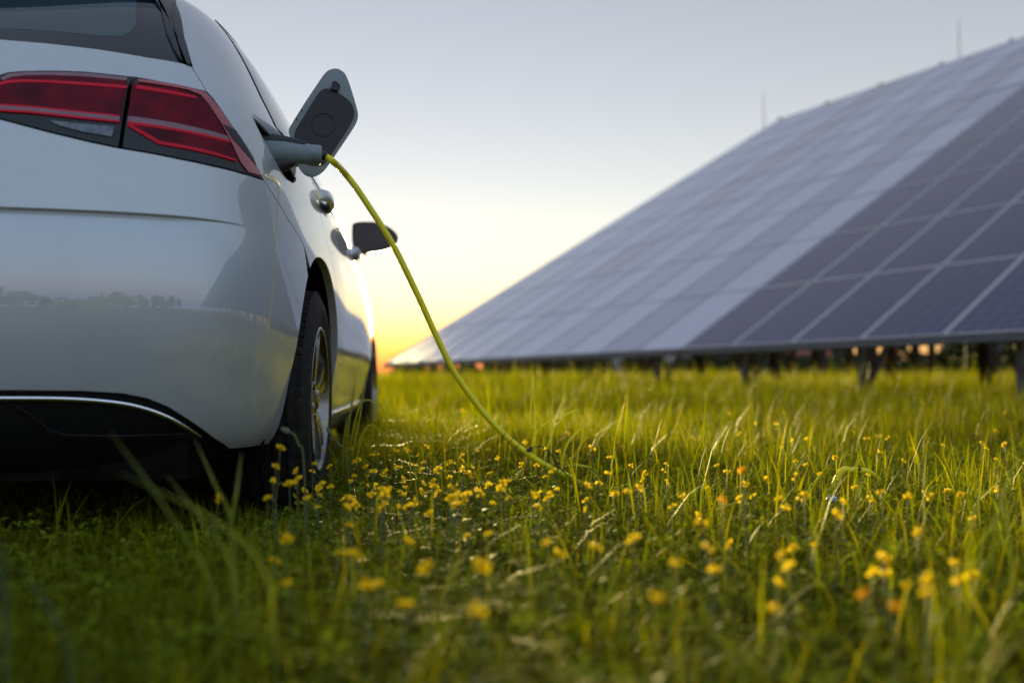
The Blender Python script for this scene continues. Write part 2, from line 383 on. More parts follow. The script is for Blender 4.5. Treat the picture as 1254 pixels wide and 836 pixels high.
def S0(s, v):
    s = np.asarray(s, float); v = np.asarray(v, float); sg = np.where(s < 0, -1.0, 1.0); a = np.abs(s)
    X = np.interp(a, sgrid, cx); Y = np.interp(a, sgrid, cy)
    z = np.interp(v, VG, vz); w = np.interp(v, VG, vw); yr = np.interp(v, VG, vr); yf = np.interp(v, VG, vf)
    # undercut crease across the tail, fading before the corner
    fade = 1 - sstep(a, .66, .86)
    lip = .716
    cre = np.where(v < lip, np.clip(1 - (lip - v) / .055, 0, 1) ** 1.5, 0) * (1 - sstep(v, lip - .004, lip + .001)) * .013
    # shoulder undercut along the side
    sf = sstep(a, 1.0, 1.5) * (1 - sstep(a, 4.2, 4.6))
    sh = np.where(v < .815, np.clip(1 - (.815 - v) / .09, 0, 1) ** 1.3, 0) * (1 - sstep(v, .805, .820)) * .002
    x = sg * (w * X - sh * sf)
    y = yr + (yf - yr) * Y + cre * fade
    return np.stack([x, y, z], -1)
def SN(s, v, e=.003):
    s = np.asarray(s, float); v = np.asarray(v, float)
    du = S0(s + e, v) - S0(s - e, v); e = np.where((np.abs(v - .712) < .012) & (np.abs(s) < .9), .0008, e); dv = S0(s, v + e) - S0(s, v - e)
    n = np.cross(du, dv); return n / np.maximum(np.linalg.norm(n, axis=-1, keepdims=True), 1e-9)
def S(s, v, off=0.0):
    return S0(s, v) + SN(s, v) * off
# inverse maps ----------------------------------------------------------
def vz_inv(z): return float(np.interp(z, vz, VG))
def side(y, z, off=0):
    v = vz_inv(z); s = np.linspace(.9, 4.9, 4000); return float(np.interp(y, S0(s, np.full_like(s, v))[:, 1], s)), v
def rear(x, z):
    v = vz_inv(z); s = np.linspace(0, 1.2, 2400); return float(np.interp(x, S0(s, np.full_like(s, v))[:, 0], s)), v
_gs, _gv = np.meshgrid(np.linspace(.2, 3.5, 661), np.linspace(.15, 1.5, 541), indexing='ij')
_gp = S0(_gs, _gv); _gq = project(to_world(_gp)); _gn = SN(_gs, _gv)
_vis = ((to_world(_gp) - CAM) * (_gn[..., :1] * cX + _gn[..., 1:2] * cY + _gn[..., 2:] * cZ)).sum(-1) < 0
def px(x, y):
    d = (_gq[..., 0] - x) ** 2 + (_gq[..., 1] - y) ** 2 + np.where(_vis, 0, 1e6)
    i = np.unravel_index(np.argmin(d), d.shape); q = np.array([_gs[i], _gv[i]]); e = 1e-3
    q0 = q.copy()
    for _ in range(12):
        f0 = project(to_world(S0(q[0], q[1]))); r = np.array([x, y]) - f0
        J = np.stack([(project(to_world(S0(q[0] + e, q[1]))) - f0) / e, (project(to_world(S0(q[0], q[1] + e))) - f0) / e], -1)
        try: st = np.linalg.solve(J, r)
        except np.linalg.LinAlgError: break
        q = q + np.clip(st, -.05, .05)
    if np.linalg.norm(q - q0) > .12: q = q0
    return float(q[0]), float(q[1])
def pxs(*pts): return [px(*p) for p in pts]
# polygon tools ------------------------------------------------------------
def densify(poly, h):
    out = []
    for i in range(len(poly)):
        a = np.array(poly[i]); b = np.array(poly[(i + 1) % len(poly)]); n = max(1, int(math.ceil(np.linalg.norm(b - a) / h)))
        out += [tuple(a + (b - a) * k / n) for k in range(n)]
    return out
def inside(poly, P):
    P = np.asarray(P); x, y = P[:, 0], P[:, 1]; r = np.zeros(len(P), bool); n = len(poly)
    for i in range(n):
        (x1, y1), (x2, y2) = poly[i], poly[(i + 1) % n]
        if y1 == y2: continue
        c = ((y1 > y) != (y2 > y)) & (x < (x2 - x1) * (y - y1) / (y2 - y1) + x1); r ^= c
    return r
def area(poly): return .5 * sum(poly[i][0] * poly[(i + 1) % len(poly)][1] - poly[(i + 1) % len(poly)][0] * poly[i][1] for i in range(len(poly)))
def inset(poly, d):
    if d == 0: return poly
    if area(poly) < 0: poly = poly[::-1]
    n = len(poly); out = []
    for i in range(n):
        p0, p1, p2 = np.array(poly[i - 1]), np.array(poly[i]), np.array(poly[(i + 1) % n])
        e1 = p1 - p0; e2 = p2 - p1; e1 /= max(np.linalg.norm(e1), 1e-9); e2 /= max(np.linalg.norm(e2), 1e-9)
        n1 = np.array([-e1[1], e1[0]]); n2 = np.array([-e2[1], e2[0]]); b = n1 + n2; L = np.linalg.norm(b)
        if L < .3: out.append(tuple(p1 + n1 * d)); continue
        b /= L; out.append(tuple(p1 + b * d / max(b @ n1, .5)))
    return out
def mir(poly): return [(-a, b) for a, b in poly][::-1]
def both(half): return half + [(-a, b) for a, b in half[::-1] if abs(a) > 1e-6]
def patch(name, poly, m, off=0.0, parent=None, h=.03, gap=.0022, skirt=.02, holes=(), group=None, edge=.0012):
    poly = inset(list(poly), gap)
    if area(poly) < 0: poly = poly[::-1]
    loops = [densify(poly, h)] + [densify(q, min(h, .015)) for q in holes]
    V = []; E = []
    for lp in loops:
        b = len(V); V += lp; E += [(b + i, b + (i + 1) % len(lp)) for i in range(len(lp))]
    P = np.array(loops[0]); lo, hi = P.min(0), P.max(0)
    gy = np.arange(lo[1], hi[1], h * .866); pts = []
    for j, yy in enumerate(gy):
        xx = np.arange(lo[0] + (h / 2 if j % 2 else 0), hi[0], h); pts.append(np.stack([xx, np.full_like(xx, yy)], -1))
    if lo[0] < .8 and lo[1] < .72 < hi[1]:                                   # extra rows either side of the crease
        for yy in (.66, .668, .676, .684, .692, .698, .704, .709, .7125, .7145, .717, .720, .726): 
            xx = np.arange(-.93, .931, .01); q = np.stack([xx, np.full_like(xx, yy)], -1); q = q[inside(loops[0], q)]
            b = len(V); V += [tuple(t) for t in q]; E += [(b + i, b + i + 1) for i in range(len(q) - 1) if q[i + 1, 0] - q[i, 0] < .011]
    pts = np.concatenate(pts)
    ok = inside(loops[0], pts)
    for q in loops[1:]: ok &= ~inside(q, pts)
    pts = pts[ok]
    B = np.array(V)
    if len(pts):
        dmin = np.full(len(pts), 9.0)
        for c in range(0, len(B), 200): dmin = np.minimum(dmin, np.min(np.hypot(pts[:, None, 0] - B[None, c:c + 200, 0], pts[:, None, 1] - B[None, c:c + 200, 1]), 1))
        pts = pts[dmin > h * .3]
    allv = [Vector(p) for p in V] + [Vector(p) for p in pts]
    vo, eo, fo, _, _, _ = delaunay_2d_cdt(allv, E, [], 0, 1e-6)
    uv = np.array([(p[0], p[1]) for p in vo]); F = np.array(fo)
    cen = uv[F].mean(1); ok = inside(loops[0], cen)
    for q in loops[1:]: ok &= ~inside(q, cen)
    F = F[ok]
    a = uv[F]; ar = (a[:, 1, 0] - a[:, 0, 0]) * (a[:, 2, 1] - a[:, 0, 1]) - (a[:, 2, 0] - a[:, 0, 0]) * (a[:, 1, 1] - a[:, 0, 1])
    F[ar < 0] = F[ar < 0][:, ::-1]; F = F[np.abs(ar) > 1e-10]
    top = S(uv[:, 0], uv[:, 1], off); nn = SN(uv[:, 0], uv[:, 1])
    verts = [tuple(p) for p in top]; faces = [tuple(map(int, f)) for f in F]; norms = [tuple(p) for p in nn]
    # rim: boundary edges turned inwards
    cnt = {}
    for f in faces:
        for i in range(3): cnt[(f[i], f[(i + 1) % 3])] = 1
    bd = [e for e in cnt if (e[1], e[0]) not in cnt]
    hole_v = set()
    for q in loops[1:]:
        Q = np.array(q)
        for k in set(i for e in bd for i in e):
            if np.min(np.hypot(*(Q - uv[k]).T)) < 1e-5: hole_v.add(k)
    if skirt:
        side_n = {}
        for (i, j) in bd:
            d = top[j] - top[i]; o = np.cross(d, nn[i]); o /= max(np.linalg.norm(o), 1e-9)
            for k in (i, j): side_n[k] = side_n.get(k, 0) + o
        ring = {}
        for k, o in side_n.items():
            o = o / max(np.linalg.norm(o), 1e-9)
            r = []
            for (dn, do, q) in ((-edge * .4, edge * .6, .6), (-edge, edge, 1.0), (-(skirt if k not in hole_v else .005), edge, 1.0)):
                r.append(len(verts)); verts.append(tuple(top[k] + nn[k] * dn + o * do))
                nm = nn[k] * (1 - q) + o * q; norms.append(tuple(nm / np.linalg.norm(nm)))
            ring[k] = [k] + r
        for (i, j) in bd:
            for q in range(3): faces.append((ring[i][q], ring[i][q + 1], ring[j][q + 1], ring[j][q]))
    me = bpy.data.meshes.new(name); me.from_pydata(verts, [], faces); me.update(); me.shade_smooth()
    me.normals_split_custom_set_from_vertices(norms)
    return link(name, me, m, parent if parent is not None else car)
def ribbon_poly(top, bot): return list(top) + list(bot)[::-1]

# shared lines (from the photograph, on the right rear corner) --------------
pillar = pxs((186, -110), (198, -50), (212, 0), (225, 45), (236, 84), (254, 113))
lamp_edge = pxs((254, 113), (262, 122), (274, 139), (286, 157), (302, 184), (323, 221))
gapline = pxs((323, 221), (334, 238), (352, 268), (372, 300))
AXR, AXF, AZ, ARAD = .80, 3.415, .316, .348
ATOP, AEXP = .408, 2 / 2.3                       # arches are taller than wide
gy_, gz_ = S0(*gapline[-1])[1:]
ang0 = R(126)
def arch_pt(a, yc, g=0.0):
    c, s_ = math.cos(a), math.sin(a)
    return yc + (ARAD + g) * math.copysign(abs(c) ** AEXP, c), AZ + ((ATOP if s_ > 0 else ARAD) + g) * math.copysign(abs(s_) ** AEXP, s_)
def arch(a0, a1, n=26, yc=AXR): return [side(*arch_pt(a0 + (a1 - a0) * i / n, yc)) for i in range(n + 1)]
# lower end of the rear bumper
abot = math.pi + math.asin(((AZ - .215) / ARAD) ** (1 / AEXP))
bumper_low = pxs((281, 550), (262, 537), (232, 515), (205, 498), (180, 488), (150, 482), (100, 479), (0, 478))
v_low = bumper_low[-1][1]
lamp_bot_out = pxs((323, 221), (296, 212.5), (260, 203.5), (220, 195), (180, 187), (149, 182))
lamp_bot_in = pxs((146, 181.5), (110, 174), (60, 162), (0, 146)); 
lamp_top_in = pxs((0, 92), (10, 89), (30, 87.5), (60, 87), (100, 88), (158, 94))
lamp_top_out = pxs((168, 95), (200, 101), (230, 107), (254, 113))
tip_s = lamp_top_in[0][0] - .022
tip = [(tip_s, lamp_bot_in[-1][1] + .006), (tip_s - .006, (lamp_bot_in[-1][1] + lamp_top_in[0][1]) / 2), (tip_s + .006, lamp_top_in[0][1] - .014)]
# ---- rear bumper (whole width)
bump_half = [(0, .655), (.20, .655), (.245, .665), (.265, .70), (tip_s - .10, lamp_bot_in[-1][1] - .02), (tip_s, lamp_bot_in[-1][1] - .001)] + lamp_bot_in[::-1] + lamp_bot_out[::-1] + gapline[1:] \
    + arch(ang0, abot, 30)[1:] + bumper_low + [(0, v_low)]
rb = patch('rear_bumper', both(bump_half), M['paint'], h=.02, gap=.0018, skirt=.022)
# ---- lower valance with chrome strip
val_half = [(0, v_low)] + bumper_low[::-1] + pxs((284, 553)) + [(bumper_low[0][0] - .05, .17), (.5, .15), (0, .15)]
va = patch('valance', both(val_half), M['black_plastic'], off=-.012, h=.025, gap=.0, skirt=.02)
st_top = pxs((0, 485.5), (65, 485.5), (110, 487.5), (150, 491.5), (180, 498), (205, 507), (225, 518), (248, 534))
st_bot = pxs((0, 491.5), (65, 492), (110, 494), (150, 498.5), (180, 506), (205, 516), (225, 527), (247, 539))
strip = [(0, st_top[0][1])] + st_top + st_bot[::-1] + [(0, st_bot[0][1])]
mids = [((a[0] + b[0]) / 2, (a[1] + b[1]) / 2) for a, b in zip(st_top, st_bot)]
mids = [(q, mids[0][1]) for q in np.linspace(0, mids[0][0], 8)[:-1]] + mids
mids = [(-a, b) for a, b in mids[::-1][:-1]] + mids
mids = spline(mids, 4); ms = np.array(mids)
MB().tube([tuple(q) for q in S(ms[:, 0], ms[:, 1], -.005)], [.0058 * min(1, .35 + min(k, len(ms) - 1 - k) / 6) for k in range(len(ms))], 12).build('chrome_strip', M['chrome'], car, angle=60)
fin = pxs((18, 497), (40, 512), (60, 529), (80, 535), (140, 536), (238, 533)); fin2 = pxs((10, 497), (34, 514), (56, 532), (80, 540), (140, 541), (238, 538))
for sgn in (1, -1):
    pl = ribbon_poly(fin, fin2); pl = pl if sgn == 1 else mir(pl)
    patch('diffuser_rib', pl, M['black_gloss'], off=-.006, parent=va, h=.012, gap=0, skirt=.008)
# ---- tailgate
glass_low = pxs((222, 77), (180, 70), (120, 60), (60, 53), (0, 48))
gate_half = [(0, .66), (.195, .66), (.235, .67), (.255, .71), (tip_s - .106, lamp_bot_in[-1][1] - .01)] + tip + lamp_top_in + lamp_top_out + pillar[::-1][1:2] + pxs((234, 81)) + glass_low + [(0, glass_low[-1][1])]
patch('tailgate', both(gate_half), M['paint'], h=.025, skirt=.022)
gl_edge = pxs((222, 77), (214, 60), (205, 40), (193, 0), (181, -50), (168, -110))
gtop = max(p[1] for p in gl_edge)
rg_half = [(0, glass_low[-1][1])] + glass_low[::-1] + gl_edge[1:] + [(0, gtop + .015)]
rg = patch('rear_window', both(rg_half), M['glass'], off=-.004, h=.04)
clear = pxs((-40, 31), (0, 33), (60, 36), (120, 42), (145, 43), (158, 39), (166, 30), (166, 10), (160, -40), (152, -95))
patch('heated_area', both([(0, clear[0][1] + .01)] + clear + [(0, clear[-1][1])]), M['glass_clear'], off=-.0037, parent=rg, h=.04, gap=0, skirt=0)
trim = gl_edge[::1] + pxs((234, 81)) + pillar[:5][::-1][1:]
for sgn in (1, -1):
    tr = trim if sgn == 1 else mir(trim)
    to = patch('pillar_trim', tr, M['black_gloss'], off=.003, h=.03)
    lt = pxs((203, -10), (210, 20), (219, 55), (229, 79.5)) + pxs((232.5, 80.5), (224, 50), (214, 15), (208, -10))
    patch('trim_edge', lt if sgn == 1 else mir(lt), M['alloy_dark'], off=.0045, parent=to, h=.02, gap=0, skirt=.002)
# ---- tail lamps: housing, lenses, light guides
def strip_poly(a, b): return list(a) + list(b)[::-1]
out_poly = pxs((160, 115), (164, 101), (168, 95)) + lamp_top_out[1:] + lamp_edge[1:] + lamp_bot_out[1:] + pxs((152, 160))
in_poly = pxs((146, 181.5), (149, 160), (156, 115), (160, 100), (159, 95)) + lamp_top_in[::-1][1:] + tip[::-1] + lamp_bot_in[::-1][:-1]
for sgn in (1, -1):
    f = (lambda q: q) if sgn == 1 else mir
    tl = patch('tail_lamp', f(out_poly), M['black_gloss'], off=.002, h=.02, skirt=.02)
    tl['label'] = 'outer red tail lamp on the rear corner'
    a = pxs((163, 104), (200, 108), (230, 114), (243, 119), (254, 132), (270, 156), (282, 180), (289, 198), (284, 195), (250, 186), (200, 176.5), (180, 166), (157, 153.5), (158, 140), (161, 115))
    patch('lens', f(a), M['lens_dark'], off=.0045, parent=tl, h=.02, gap=0, skirt=.003)
    a = pxs((170, 99), (200, 103), (230, 109), (251, 115.5), (261, 126), (286, 161), (301, 185), (319, 216), (302, 211), (293, 199), (284, 179), (272, 155), (256, 130), (245, 117.5), (231, 112), (200, 106), (170, 102))
    patch('lens_edge', f(a), M['lens_pink'], off=.0050, parent=tl, h=.02, gap=0, skirt=.003)
    a = pxs((272, 154), (286, 160), (308, 194), (311, 203), (302, 192), (284, 172))
    patch('lens_insert', f(a), M['black_gloss'], off=.0062, parent=tl, h=.02, gap=0, skirt=.002)
    for (q, mm) in ((((167, 107), (200, 112), (238, 120), (241, 123), (200, 115.5), (167, 110.5)), 'lens_red'),
                    (((158, 144), (200, 150), (240, 158), (277, 168), (279, 173), (240, 163.5), (200, 156), (157, 150)), 'lens_strip'),
                    (((157, 150.2), (200, 156.2), (240, 163.7), (279, 173.2), (280, 176), (240, 166.3), (200, 159), (157, 153.3)), 'lens_red'),
                    (((160, 154), (196, 174.5), (250, 184.5), (287, 196.5), (288, 198.5), (250, 188), (194, 177.5), (157, 155.5)), 'lens_red')):
        patch('light_guide', f(pxs(*q)), M[mm], off=.0058, parent=tl, h=.015, gap=0, skirt=.002)
    ti = patch('tail_lamp', f(in_poly), M['black_gloss'], off=.002, h=.02, skirt=.02)
    ti['label'] = 'inner red tail lamp on the tailgate with clear reversing lens'
    e0 = tip_s + .008
    a = [(e0, lamp_top_in[0][1] - .022)] + pxs((3, 99), (15, 95), (40, 93), (100, 94), (155, 101), (152, 120), (147, 150), (100, 144.5), (40, 138), (0, 135.5)) + [(e0, lamp_bot_in[-1][1] + .012)]
    patch('lens', f(a), M['lens_dark'], off=.0045, parent=ti, h=.02, gap=0, skirt=.003)
    a = pxs((2, 97.5), (12, 93), (30, 91), (60, 90.5), (100, 91.5), (156, 97), (155, 100.5), (100, 95.5), (60, 94), (30, 94.5), (14, 96.5), (4, 100.5))
    patch('lens_edge', f(a), M['lens_strip'], off=.0050, parent=ti, h=.02, gap=0, skirt=.002)
    for (q, mm) in ((((0, 104), (10, 101), (30, 100), (60, 101), (110, 104), (155, 107.5), (155, 110.5), (110, 107), (60, 103.5), (30, 102.8), (10, 104.2), (0, 107)), 'lens_red'),
                    (((0, 131.5), (40, 134), (100, 140), (147, 145), (146.5, 149.5), (100, 144.5), (40, 138), (0, 135.5)), 'lens_strip'),
                    (((0, 129.5), (40, 132), (100, 138.5), (147, 143.2), (147, 144.9), (100, 139.9), (40, 133.9), (0, 131.4)), 'lens_red'),
                    (((0, 135.6), (40, 138.1), (100, 144.6), (147, 149.6), (147, 151.4), (100, 146.8), (40, 140.2), (0, 137.6)), 'lens_red')):
        patch('light_guide', f(pxs(*q)), M[mm], off=.0058, parent=ti, h=.015, gap=0, skirt=.002)
    a = pxs((62, 149), (100, 153), (140, 156.5), (137, 168.5), (100, 162), (75, 155.5))
    patch('reversing_lens', f(a), M['lens_white'], off=.0048, parent=ti, h=.015, gap=0, skirt=.002)
# ---- quarter panels with the charge port opening on the right one
port = pxs((309, 143), (316, 158), (324, 173), (331, 186), (338, 199), (346, 213), (352, 220), (358, 224.5), (362, 223), (363, 219), (357, 208), (350, 196), (343, 183), (336, 170), (324, 156))
pc = S0(np.array([p[0] for p in port]), np.array([p[1] for p in port])); print('PORT', pc.min(0), pc.max(0))
dcut = [(1.225, .262), (1.22, .40), (1.19, .54), (1.12, .66), (1.00, .76), (.875, .85), (.843, .92), (.838, .958)]
win_rear = pxs((268, 20), (290, 62), (318, 118), (336, 154))
wr = S0(np.array([p[0] for p in win_rear]), np.array([p[1] for p in win_rear])); print('WINREAR', wr)
vroof = 1.405
afront = -math.asin((AZ - .215) / ARAD)
def quarter_poly():
    p = pillar[:1] + pillar[1:] + lamp_edge[1:] + gapline[1:] + arch(ang0, 0, 26)[1:] + [side(AXR + ARAD - .004, .25), side(1.215, .25)] + [side(*q) for q in dcut]
    p += [side(.80, .972)] + [win_rear[-1], win_rear[-2], win_rear[-3], win_rear[0]] + [(win_rear[0][0] + .05, vroof - .03), (win_rear[0][0] + .05, vroof), (pillar[0][0], vroof)]
    return p
qp = quarter_poly()
for sgn in (1, -1):
    o = patch('quarter_panel', qp if sgn == 1 else mir(qp), M['paint'], h=.022, holes=[port] if sgn == 1 else (), skirt=.024)
# ---- doors, sill, front fender, nose (shared plain side-view outlines)
bp = 2.02
rdoor = [side(*q) for q in dcut] + [side(bp, .958), side(bp, .262)]
fcut = [(3.0, .262), (2.985, .45), (3.01, .65), (3.06, .85), (3.09, .955)]
fdoor = [side(bp, .262), side(bp, .958)] + [side(y, z) for y, z in fcut[::-1]]
def arch_f(a0, a1, n=24): return arch(a0, a1, n, AXF)
ffend = [side(y, z) for y, z in fcut] + [side(3.2, .955), side(3.5, .905), side(3.75, .85), side(3.95, .76), side(3.98, .62)] + arch_f(.6, math.pi) + [side(AXF - ARAD - .002, .262)]
SEND = STOT - .002
nose = [side(3.985, .62), side(3.955, .745), (4.75, .745), (SEND, .745), (SEND, .15), (4.7, .15), side(AXF + ARAD, .17)] + arch_f(-.3, .58, 10)
hood = [side(3.14, .962), side(3.21, .960), side(3.5, .911), side(3.75, .856), side(3.95, .766), (4.75, .750), (SEND, .750), (SEND, .962)]
sill = [side(1.235, .262), side(2.99, .262), side(2.99, .17), side(1.235, .17)]
for sgn in (1, -1):
    f = (lambda q: q) if sgn == 1 else mir
    d1 = patch('door', f(rdoor), M['paint'], h=.035, skirt=.022); d2 = patch('door', f(fdoor), M['paint'], h=.04, skirt=.022)
    patch('front_fender', f(ffend), M['paint'], h=.04, skirt=.024)
    patch('front_bumper', f(nose), M['paint'], h=.05, gap=.001)
    patch('bonnet', f(hood), M['paint'], h=.05, gap=.001)
    patch('sill', f(sill), M['paint'], off=.012, h=.05, gap=.002, skirt=.035, edge=.004)
    # glazing: a black surround, then the panes
    surround = [win_rear[0]] + [win_rear[1], win_rear[2], win_rear[3]] + [side(.815, .962), side(bp, .962), side(3.08, .960), side(2.92, 1.03)] + [side(2.40, 1.315), side(2.30, 1.352), (win_rear[0][0] + .05, vroof - .034)]
    sg_ = patch('window_surround', f(surround), M['black_gloss'], off=-.001, h=.04, gap=.002)
    A, B, C2, D = [np.array(p) for p in win_rear]
    o1 = np.array([.020, 0])
    pane1 = [tuple(A + o1 + [.01, -.012]), tuple(B + o1), tuple(C2 + o1), tuple(D + o1), side(.86, .985), side(bp - .05, .985), side(bp - .05, 1.35)]
    pane2 = [side(bp + .03, 1.35), side(bp + .03, .985), side(2.96, .985), side(2.84, 1.04), side(2.34, 1.315)]
    patch('side_window', f(pane1), M['glass'], off=.0015, h=.04, gap=0, skirt=.004, parent=sg_)
    patch('side_window', f(pane2), M['glass'], off=.0015, h=.04, gap=0, skirt=.004, parent=sg_)
    hl = [side(3.80, .735), side(3.86, .80), (4.75, .735), (5.1, .725), (5.1, .67), (4.7, .655)]
    patch('headlamp', f(hl), M['lens_white'], off=.004, h=.04, gap=0)
for sgn in (1, -1):
    tt = [(win_rear[0][0] + .03 + q * (side(2.30, 1.35)[0] - win_rear[0][0] - .03), vroof - .047 - .02 * (1 - q) * 0) for q in np.linspace(0, 1, 24)]
    MB().tube([tuple(S(sgn * a, b, .004)) for a, b in tt], [.0015 + .006 * min(1, k / 5) for k in range(24)], 8).build('window_trim', M['black_gloss'], car)
wsh_half = [side(3.12, .968), (SEND, .968), (SEND, vroof - .03), side(2.33, 1.352), side(2.43, 1.315), side(2.95, 1.03)]
for sgn in (1, -1): patch('windscreen', wsh_half if sgn == 1 else mir(wsh_half), M['glass'], h=.05, gap=.001)
gr = [(4.95, .63), (SEND, .63), (SEND, .55), (5.0, .55)]; gr2 = [(4.8, .40), (SEND, .40), (SEND, .24), (4.85, .24)]
for sgn in (1, -1):
    patch('grille', gr if sgn == 1 else mir(gr), M['black_plastic'], off=.003, h=.05, gap=0); patch('grille', gr2 if sgn == 1 else mir(gr2), M['black_plastic'], off=.003, h=.05, gap=0)
    rp = [(0.0, vroof + .004), (SEND, vroof + .004), (SEND, 1.99), (0.0, 1.99)]
    patch('roof', rp if sgn == 1 else mir(rp), M['paint'], h=.06, gap=0, skirt=.01)
    ra = [(win_rear[0][0] + .055, vroof - .030), (SEND, vroof - .027), (SEND, vroof + .001), (win_rear[0][0] + .055, vroof + .001)]
    patch('roof_rail', ra if sgn == 1 else mir(ra), M['paint'], h=.05, gap=.001)
# roof spoiler above the rear window
spo = []
for k in range(-12, 13):
    t = k / 12; x = .52 * t; yb = .34 + .10 * t * t
    spo.append([(x, yb, 1.372 - .02 * t * t), (x, yb + .004, 1.350 - .02 * t * t), (x * .97, .50, 1.372 - .03 * t * t), (x * .97, .56 + .02 * t * t, 1.425 - .045 * t * t)])
mb = MB(); vs = [p for q in spo for p in q]
mb.add(vs, [(i * 4 + a, i * 4 + (a + 1) % 4, (i + 1) * 4 + (a + 1) % 4, (i + 1) * 4 + a) for i in range(24) for a in range(4)] + [(3, 2, 1, 0), (96, 97, 98, 99)])
mb.build('roof_spoiler', M['paint'], car)
# inner dark shell with wheel openings, floor, wheel housings
shell = [(-SEND, .15), (SEND, .15), (SEND, 1.99), (-SEND, 1.99)]
arR = [side(arch_pt(a, AXR, .012)[0], max(.155, arch_pt(a, AXR, .012)[1])) for a in np.linspace(-math.pi / 2 - .0, 1.5 * math.pi, 40)[:-1]]
arF = [side(arch_pt(a, AXF, .012)[0], max(.155, arch_pt(a, AXF, .012)[1])) for a in np.linspace(-math.pi / 2, 1.5 * math.pi, 40)[:-1]]
def dedup(q):
    o = []
    for p in q:
        if not o or abs(p[0] - o[-1][0]) + abs(p[1] - o[-1][1]) > 1e-4: o.append(p)
    return o
arR, arF = dedup(arR), dedup(arF)
port_big = inset(port, -.004)
patch('inner_shell', shell, M['void'], off=-.026, h=.06, gap=0, skirt=0, holes=[arR, mir(arR), arF, mir(arF), port_big])
fl = MB(); fl.box((0, 2.1, .205), (1.16, 3.8, .09)); fl.box((0, 2.07, .21), (1.60, 1.80, .08)); fl.box((0, .27, .215), (1.35, .20, .10)); fl.build('floor_pan', M['void'], car, smooth=False)
for yc in (AXR, AXF):
    for sgn in (1, -1):
        w = MB().lathe_x([(sgn * .58, ATOP + .006), (sgn * .795, ATOP + .006)], (0, yc, AZ), 40, a0=-.35, a1=math.pi + .35)
        w.lathe_x([(sgn * .58, .02), (sgn * .58, ATOP + .006)], (0, yc, AZ), 40, a0=-.35, a1=math.pi + .35)
        w.build('wheel_housing', M['void'], car)
# ---- wheels
def wheel(x_out, yc, sgn, first=None):
    w = bpy.data.objects.new('wheel', None); COL.objects.link(w); w.parent = car; w.empty_display_size = .1
    w.location = (x_out, yc, AZ)
    if sgn < 0: w.rotation_euler = (0, 0, math.pi)
    if first:
        for ch in first.children:
            c = ch.copy(); COL.objects.link(c); c.parent = w
        return w
    W = .205; r0, r1 = .205, .316
    pr = [(-.02, .200), (-.004, .207), (0.0, .216), (.002, .228), (-.001, .232), (.0035, .245), (.006, .262), (.004, .280), (-.003, .296), (-.014, .3075), (-.028, .3135)]
    tread = [(-.028, .3135)]
    for gx in (-.050, -.085, -.120, -.155):
        tread += [(gx + .005, .3155), (gx + .004, .308), (gx - .004, .308), (gx - .005, .3155)]
    inn = [(-W - a, b) for a, b in pr[::-1]]
    t = MB().lathe_x(pr + tread[1:] + inn, n=96)
    for k in range(72):                                             # shoulder blocks
        a = 2 * math.pi * k / 72
        Mx = Matrix.Rotation(a, 3, 'X')
        t.box(Mx @ Vector((-.0215, .3105, 0)), (.021, .0055, .0185), Mx)
    for gi, gx in enumerate((-.0675, -.1025, -.1375)):              # tread blocks between the grooves
        for k in range(64):
            Mx = Matrix.Rotation(2 * math.pi * (k + .33 * gi) / 64, 3, 'X')
            t.box(Mx @ Vector((gx, .3145, 0)), (.024, .006, .0225), Mx)
    t.build('tyre', M['rubber'], w, angle=40)
    rp = [(-.006, .206), (.001, .2105), (.003, .208), (.002, .201), (-.008, .197), (-.03, .190), (-.10, .182), (-.17, .186), (-.19, .204)]
    MB().lathe_x(rp, n=96).build('rim', M['alloy'], w, angle=30)
    MB().lathe_x([(-.105, .035), (-.105, .150), (-.085, .152), (-.085, .035)], n=48, closed=True).build('brake_disc', M['alloy_dark'], w)
    for k in range(5):
        a0 = 2 * math.pi * k / 5 + .35
        m1 = MB()
        for da in (-.15, .15):
            # one arm: inner end near hub, outer end at the rim, face slightly dished
            n = 7; vs = []
            for i in range(n):
                q = i / (n - 1); r = .045 + q * .155; a = a0 + da * (.75 + .45 * q) + .05 * math.sin(q * 3.1)
                hw = .015 - .004 * math.sin(q * math.pi) + .006 * q; xf = -.016 + .010 * math.sin(q * 1.8) ; xb = xf - .030
                c, s_ = math.cos(a), math.sin(a)
                for (xx, h_) in ((xf, -hw * .72), (xf, hw * .72), (xb, hw), (xb, -hw)):
                    vs.append((xx, r * c - h_ * s_, r * s_ + h_ * c))
            m1.add(vs, [(i * 4 + b, i * 4 + (b + 1) % 4, (i + 1) * 4 + (b + 1) % 4, (i + 1) * 4 + b) for i in range(n - 1) for b in range(4)] + [(3, 2, 1, 0), tuple((n - 1) * 4 + b for b in range(4))])
        m1.build('spoke', M['alloy'], w, angle=30)
    MB().lathe_x([(-.004, 0), (-.004, .022), (-.008, .027), (-.012, .034), (-.016, .060), (-.05, .066)], n=40).build('hub', M['alloy'], w, angle=30)
    for k in range(5):
        a = 2 * math.pi * k / 5 + .35 + math.pi / 5
        MB().tube([(-.03, .047 * math.cos(a), .047 * math.sin(a)), (-.009, .047 * math.cos(a), .047 * math.sin(a))], .009, 6).build('wheel_bolt', M['chrome'], w, smooth=False)
    return w
w1 = wheel(.877, AXR, 1)
wheel(-.877, AXR, -1, w1); wheel(.877, AXF, 1, w1); wheel(-.877, AXF, -1, w1)
